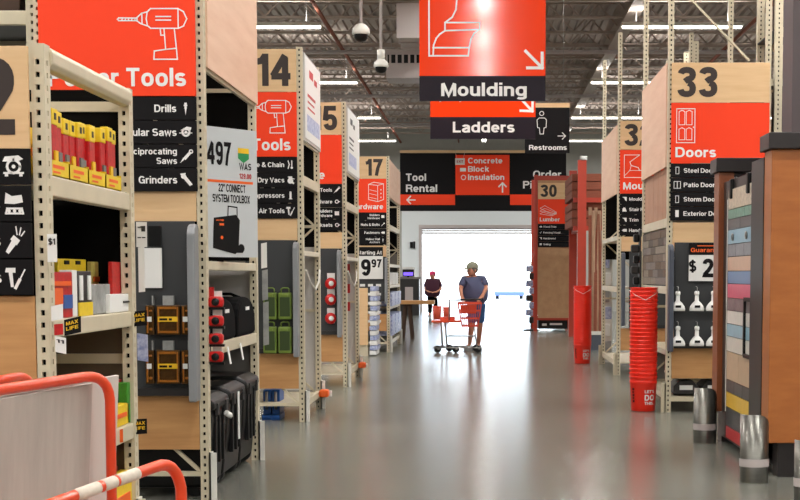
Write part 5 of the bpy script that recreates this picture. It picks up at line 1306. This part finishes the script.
def skin_obj(name, verts, edges, radii, m_, parent, root=0, lev=2, flat=None):
    me = bpy.data.meshes.new(name); base = wl(parent)
    me.from_pydata([tuple(Vector(v)-base) for v in verts], edges, []); me.materials.append(m_)
    o = bpy.data.objects.new(name, me); C.objects.link(o); o.parent = parent
    s = o.modifiers.new('skin', 'SKIN'); s.use_smooth_shade = True
    sl = me.skin_vertices[0].data if me.skin_vertices else None
    if sl is None:
        import bmesh
        bm = bmesh.new(); bm.from_mesh(me); bm.verts.layers.skin.verify(); bm.to_mesh(me); bm.free(); sl = me.skin_vertices[0].data
    for i, r_ in enumerate(radii):
        sl[i].radius = (r_, r_) if not isinstance(r_, tuple) else r_; sl[i].use_root = (i == root)
    ss = o.modifiers.new('sub', 'SUBSURF'); ss.levels = lev; ss.render_levels = lev
    return o
def person(label, loc, J, parts, bulk=1.0):
    """J: joint name -> world point"""
    r = thing('person', label, 'person', loc)
    V = []; E = []; R_ = []; idx = {}
    def v(n_, p, rad): idx[n_] = len(V); V.append(p); R_.append(rad)
    def e(a, b_): E.append((idx[a], idx[b_]))
    v('pelvis', J['pelvis'], (.16, .115)); v('waist', (J['pelvis']+J['chest'])/2, (.16, .115)); v('chest', J['chest'], (.18, .125)); v('neck0', J['chest']+(J['neck']-J['chest'])*.75, .07); v('neck', J['neck'], .055)
    e('pelvis', 'waist'); e('waist', 'chest'); e('chest', 'neck0'); e('neck0', 'neck')
    v('head0', J['neck']+(J['head']-J['neck'])*.6, (.075, .08)); v('head', J['head'], (.085, .095)); v('crown', J['head']+(J['head']-J['neck']).normalized()*.08, (.07, .08))
    e('neck', 'head0'); e('head0', 'head'); e('head', 'crown')
    for s in 'LR':
        v('sh'+s, J['sh'+s], .062); v('el'+s, J['el'+s], .045); v('wr'+s, J['wr'+s], .03); v('pa'+s, J['ha'+s], (.035, .018))
        e('chest', 'sh'+s); e('sh'+s, 'el'+s); e('el'+s, 'wr'+s); e('wr'+s, 'pa'+s)
        hd = (J['ha'+s]-J['wr'+s]).normalized(); sd = hd.cross(Vector((0, 0, 1))); sd = sd.normalized() if sd.length > .1 else Vector((0, 1, 0))
        dn = Vector((0, 0, -1))
        for k in range(4):
            o_ = sd*(k-1.5)*.02; l_ = (.7, .85, .8, .6)[k]
            b0 = J['ha'+s]+hd*.035+o_; b1 = b0+hd*.035*l_+dn*.012; b2_ = b1+hd*.012+dn*.03*l_
            for q_, (p, rd) in enumerate(((b0, .0095), (b1, .009), (b2_, .0075))): v('f%s%d%d' % (s, k, q_), p, rd)
            e('pa'+s, 'f%s%d0' % (s, k)); e('f%s%d0' % (s, k), 'f%s%d1' % (s, k)); e('f%s%d1' % (s, k), 'f%s%d2' % (s, k))
        t0 = J['wr'+s]+(J['ha'+s]-J['wr'+s])*.4-sd*.035; t1 = t0+hd*.035-sd*.015+dn*.01
        v('t0'+s, t0, .011); v('t1'+s, t1, .009); e('wr'+s, 't0'+s); e('t0'+s, 't1'+s)
        v('hip'+s, J['hip'+s], .095); v('kn'+s, J['kn'+s], .06); v('ca'+s, J['kn'+s]+(J['an'+s]-J['kn'+s])*.35, .058); v('an'+s, J['an'+s], .038); v('to'+s, J['to'+s], (.04, .03))
        e('pelvis', 'hip'+s); e('hip'+s, 'kn'+s); e('kn'+s, 'ca'+s); e('ca'+s, 'an'+s); e('an'+s, 'to'+s)
    skin_obj('body', V, E, R_, skin, r)
    sm, shm, hm, cm, hairm = parts
    # shirt
    V = [J['pelvis']-Vector((0, 0, .06)), (J['pelvis']+J['chest'])/2, J['chest'], J['chest']+(J['neck']-J['chest'])*.55]; R_ = [(.25*bulk, .24*bulk), (.26*bulk, .25*bulk), (.21*bulk, .19*bulk), (.12, .11)]; E = [(0, 1), (1, 2), (2, 3)]
    for s in 'LR':
        k = len(V); V += [J['sh'+s], J['sh'+s]+(J['el'+s]-J['sh'+s])*.45, J['sh'+s]+(J['el'+s]-J['sh'+s])*.85]; R_ += [.085, .082, .075]; E += [(2, k), (k, k+1), (k+1, k+2)]
    skin_obj('shirt', V, E, R_, sm, r)
    V = [J['pelvis']+Vector((0, 0, .02)), J['pelvis']-Vector((0, 0, .08))]; R_ = [(.2, .19), (.2, .19)]; E = [(0, 1)]; ext = hm
    for s in 'LR':
        k = len(V); V += [J['hip'+s]-Vector((0, 0, .04)), J['hip'+s]+(J['kn'+s]-J['hip'+s])*(.5), J['hip'+s]+(J['kn'+s]-J['hip'+s])*.95]; R_ += [.11, .1, .092]; E += [(1, k), (k, k+1), (k+1, k+2)]
        if ext: V += [J['kn'+s]+(J['an'+s]-J['kn'+s])*.5, J['an'+s]]; R_ += [.08, .07]; E += [(k+2, k+3), (k+3, k+4)]
    skin_obj('trousers' if ext else 'shorts', V, E, R_, shm, r)
    for s in 'LR':
        a_, t_ = J['an'+s], J['to'+s]; m = MB(); dr_ = (t_-a_); dr_.z = 0
        if dr_.length < .02: dr_ = Vector((0, -1, 0))
        dr_.normalize(); z0 = loc[2]; sd = Vector((-dr_.y, dr_.x, 0))
        pts = []
        for (f_, w_, h_) in ((-.07, .035, .09), (0, .042, .1), (.09, .047, .07), (.17, .044, .05), (.2, .02, .035)):
            c_ = Vector((a_.x, a_.y, z0))+dr_*f_; pts.append((c_, w_, h_))
        vs = []; 
        for c_, w_, h_ in pts: vs += [c_-sd*w_, c_+sd*w_, c_+sd*w_*.8+Vector((0, 0, h_)), c_-sd*w_*.8+Vector((0, 0, h_))]
        fs = [(0, 1, 2, 3), (16, 19, 18, 17)]
        for i in range(4):
            for j in range(4): fs.append((i*4+j, i*4+(j+1) % 4, i*4+4+(j+1) % 4, i*4+4+j))
        m.add(vs, fs, 0, True).build('shoe', shoe, r, bevel=.008)
    # cap, face
    hdv = J['head']; fd = J['face'].normalized(); sd = fd.cross(Vector((0, 0, 1))).normalized()
    m = MB(); m.lathe([(.112, 0), (.116, .03), (.105, .07), (.07, .105), (.02, .12), (.001, .122)], tuple(hdv+Vector((0, 0, .03))), 20)
    bc = hdv+Vector((0, 0, .045))+fd*.08
    vs = []
    for k in range(9):
        an = -PI/2+PI*k/8; vs.append(bc+fd*(.03+.1*math.cos(an))+sd*(.085*math.sin(an))+Vector((0, 0, -.02*math.cos(an)))); vs.append(vs[-1]+Vector((0, 0, .008)))
    vs += [bc, bc+Vector((0, 0, .012))]
    fs = [(i*2, i*2+2, 18) for i in range(8)]+[(i*2+1, 19, i*2+3) for i in range(8)]+[(i*2, i*2+1, i*2+3, i*2+2) for i in range(8)]
    m.add(vs, fs).build('cap', cm, r)
    MB().ball(tuple(hdv-fd*.012+Vector((0, 0, .0))), .104, .104, .085, 14, 8).build('hair', hairm, r)
    MB().ball(tuple(hdv+fd*.03-Vector((0, 0, .025))), .085, .085, .1, 14, 10).build('face', skin, r)
    MB().add([hdv+fd*.112-sd*.012-Vector((0, 0, .05)), hdv+fd*.112+sd*.012-Vector((0, 0, .05)), hdv+fd*.138-Vector((0, 0, .048)), hdv+fd*.112-Vector((0, 0, .008))], [(0, 1, 2), (0, 2, 3), (2, 1, 3), (0, 3, 1)]).build('nose', skin, r)
    for s in (-1, 1):
        MB().ball(tuple(hdv+fd*.105+sd*s*.033-Vector((0, 0, .012))), .012, .012, .007, 8, 5).build('eye', dark, r)
        MB().ball(tuple(hdv+sd*s*.092-Vector((0, 0, .02))), .014, .02, .03, 8, 6).build('ear', skin, r)
    MB().ball(tuple(hdv+fd*.104-Vector((0, 0, .072))), .022, .012, .005, 8, 4).build('mouth', maroon, r)
    return r
def jt(px, py, Y): x, z = P(px, py, Y); return Vector((x, Y, z))
YM_ = 27.0
gz = 0
def gj(px, Y, z): return Vector((PXX(px, Y, z), Y, z))
J = dict(pelvis=jt(477, 303, YM_), chest=jt(473.5, 284, YM_-.06), neck=jt(473, 274, YM_-.1), head=jt(472.5, 269.5, YM_-.14),
    shL=jt(464, 279.5, YM_-.1), elL=jt(460.5, 288.5, YM_-.2), wrL=jt(461.5, 296.5, YM_-.42), haL=jt(462.5, 299, YM_-.48),
    shR=jt(483.5, 279.5, YM_), elR=jt(486, 288.5, YM_-.12), wrR=jt(482.5, 295.5, YM_-.33), haR=jt(480, 298.5, YM_-.42),
    hipL=jt(473.5, 307, YM_), hipR=jt(480.5, 307, YM_), knL=gj(471.5, YM_-.1, .47), knR=gj(480, YM_+.02, .48), anL=gj(469.5, YM_-.02, .1), anR=gj(478.5, YM_+.15, .1), toL=gj(465, YM_-.18, .05), toR=gj(473, YM_-.0, .05), face=Vector((-.75, -.55, -.15)))
person('man in khaki cap, blue-grey T-shirt and denim shorts pushing an orange cart', (J['pelvis'].x, YM_, 0), J, (shirt, denim, False, capm, mat('grey_hair', (120, 112, 104), .9)))
YP = 49.0
def pj(px, py, dy=0): return jt(px, py, YP+dy)
J = dict(pelvis=pj(432, 296), chest=pj(433, 285), neck=pj(433, 278.5), head=pj(432.5, 275.2, -.02), shL=pj(427, 280.5), elL=pj(425, 289, -.1), wrL=pj(429, 292, -.28), haL=pj(431, 292, -.33),
    shR=pj(439, 280.5), elR=pj(441, 289, -.1), wrR=pj(436.5, 292, -.28), haR=pj(434.5, 292, -.33), hipL=pj(430, 298), hipR=pj(435, 298), knL=gj(430, YP, .48), knR=gj(435.5, YP, .48), anL=gj(430, YP, .1), anR=gj(436, YP, .1), toL=gj(429, YP-.15, .05), toR=gj(436.5, YP-.15, .05), face=Vector((-.3, -.9, -.1)))
person('person in maroon top and pink cap standing far off by the door', (J['pelvis'].x, YP, 0), J, (maroon, blkm, True, pinkc, blk), 1.25)

# ---------- man's shopping cart
YQ = 26.35
K = thing('shopping_cart', 'orange flatbed shopping cart with a pink-orange basket, pushed by the man', 'cart', (PXX(456, YQ, .5), YQ, 0))
def cx(px): return PXX(px, YQ, .6)
def cz(py): return PZ(py, YQ)
z_b = cz(347)
m = MB(); hw = .25
for yy in (YQ-hw, YQ+hw): m.tube([(cx(434), yy, z_b), (cx(481), yy, z_b)], .014, 6)
for px in (434, 445, 456, 468, 481): m.tube([(cx(px), YQ-hw, z_b), (cx(px), YQ+hw, z_b)], .01, 6)
m.build('base_frame', chrome, K)
for (px, yy) in ((438, YQ-hw+.02), (456, YQ-hw+.02), (449, YQ+hw-.02), (478.5, YQ-hw+.1), (476, YQ+hw-.02)):
    MB().lathe([(.001, -.018), (.055, -.018), (.066, -.01), (.066, .01), (.055, .018), (.001, .018)], (cx(px), yy, .066), 18, ax='y').build('wheel', rubber, K)
    MB().bar((cx(px)+.01, yy, .06), (cx(px)+.02, yy, z_b), .04, .04).build('caster_fork', chrome, K)
zd = cz(320)
B(cx(432), cx(461), YQ-.28, YQ+.28, zd-.04, zd).build('deck', tubeo, K, bevel=.012)
B(cx(440), cx(455), YQ-.15, YQ+.15, zd, zd+.06).build('deck_pad', bask, K, bevel=.01)
m = MB()
for yy in (YQ-.24, YQ+.24):
    m.tube([(cx(441), yy, zd-.03), (cx(442.5), yy, z_b)], .013, 6).tube([(cx(445), yy, zd-.03), (cx(447), yy, z_b)], .011, 6)
    m.tube([(cx(449.5), yy, zd), (cx(449.5), yy, cz(300)), (cx(460), yy, cz(300)), (cx(482), yy, cz(299))], .011, 6); m.tube([(cx(474), yy, cz(326)), (cx(477), yy, z_b)], .013, 6); m.tube([(cx(447), yy, (zd+z_b)/2-.05), (cx(475), yy, (zd+z_b)/2-.05)], .009, 6)
m.build('side_frame', chrome, K)
MB().tube([(cx(482), YQ-.27, cz(299)), (cx(482), YQ+.27, cz(299))], .018, 8).build('push_handle', dark, K); MB().tube([(cx(461), YQ-.27, cz(299.5)), (cx(481), YQ-.27, cz(299))], .018, 8).build('side_handle', dark, K)
m = MB(); zt_, zb_ = cz(303), cz(326); T = [(cx(458), YQ-.27), (cx(481.5), YQ-.27), (cx(481.5), YQ+.27), (cx(458), YQ+.27)]; Bt = [(cx(462), YQ-.21), (cx(478), YQ-.21), (cx(478), YQ+.21), (cx(462), YQ+.21)]
for i in range(4):
    j = (i+1) % 4
    for t_ in (0, .33, .66, 1):
        pa = Vector((*T[i], zt_)).lerp(Vector((*Bt[i], zb_)), t_); pb = Vector((*T[j], zt_)).lerp(Vector((*Bt[j], zb_)), t_); m.bar(pa, pb, .012, .035 if t_ in (0,) else .02)
    for k in range(11):
        pa = Vector((*T[i], zt_)).lerp(Vector((*T[j], zt_)), k/10); pb = Vector((*Bt[i], zb_)).lerp(Vector((*Bt[j], zb_)), k/10); m.bar(pa, pb, .018, .01, up=(0, 1, 0) if i % 2 else (1, 0, 0))
m.build('basket', bask, K)
B(cx(462), cx(478), YQ-.2, YQ+.2, zb_, zb_+.02).build('basket_floor', bask, K)
B(cx(460.5), cx(476), YQ-.18, YQ+.1, zb_+.24, zb_+.4).build('child_seat_flap', tubeo, K)

# ---------- outside car
YO = 86.0
x0, x1 = PXX(495, YO), PXX(524, YO)
r = thing('parked_car', 'pale car parked outside beyond the loading door, its shaded underside painted blue', 'car', ((x0+x1)/2, YO, -.02))
mc = mat('car_white', (225, 228, 235), .3); mbn = mat('car_blue', (90, 110, 190), .3)
L_ = x1-x0
MB().prism([(0, .3), (L_, .3), (L_, .75), (L_*.96, .85), (L_*.86, 1.35), (L_*.14, 1.35), (L_*.04, .85), (0, .75)], lambda uu, v, h: (x0+uu, h, v), YO+.9, YO+3.4).build('car_body', mc, r, bevel=.06)
B(x0+.02, x1-.02, YO, YO+1.2, .3, .82).build('bonnet', mc, r, bevel=.08); B(x0-.02, x1+.02, YO-.08, YO+.1, .18, .42).build('underside_bar', mbn, r, bevel=.04)  # low blue bar stands in for the car's shaded underside
B(x0+.25, x1-.25, YO+.86, YO+.9, .86, 1.25).build('windscreen', mc, r)
for xx in (x0+.15, x1-.15): MB().lathe([(.001, -.1), (.3, -.1), (.31, .1), (.001, .1)], (xx, YO+.6, .28), 20, ax='x').build('wheel', rubber, r); B(xx-.12, xx+.12, YO-.01, YO+.02, .55, .68).build('headlamp', whitep, r)
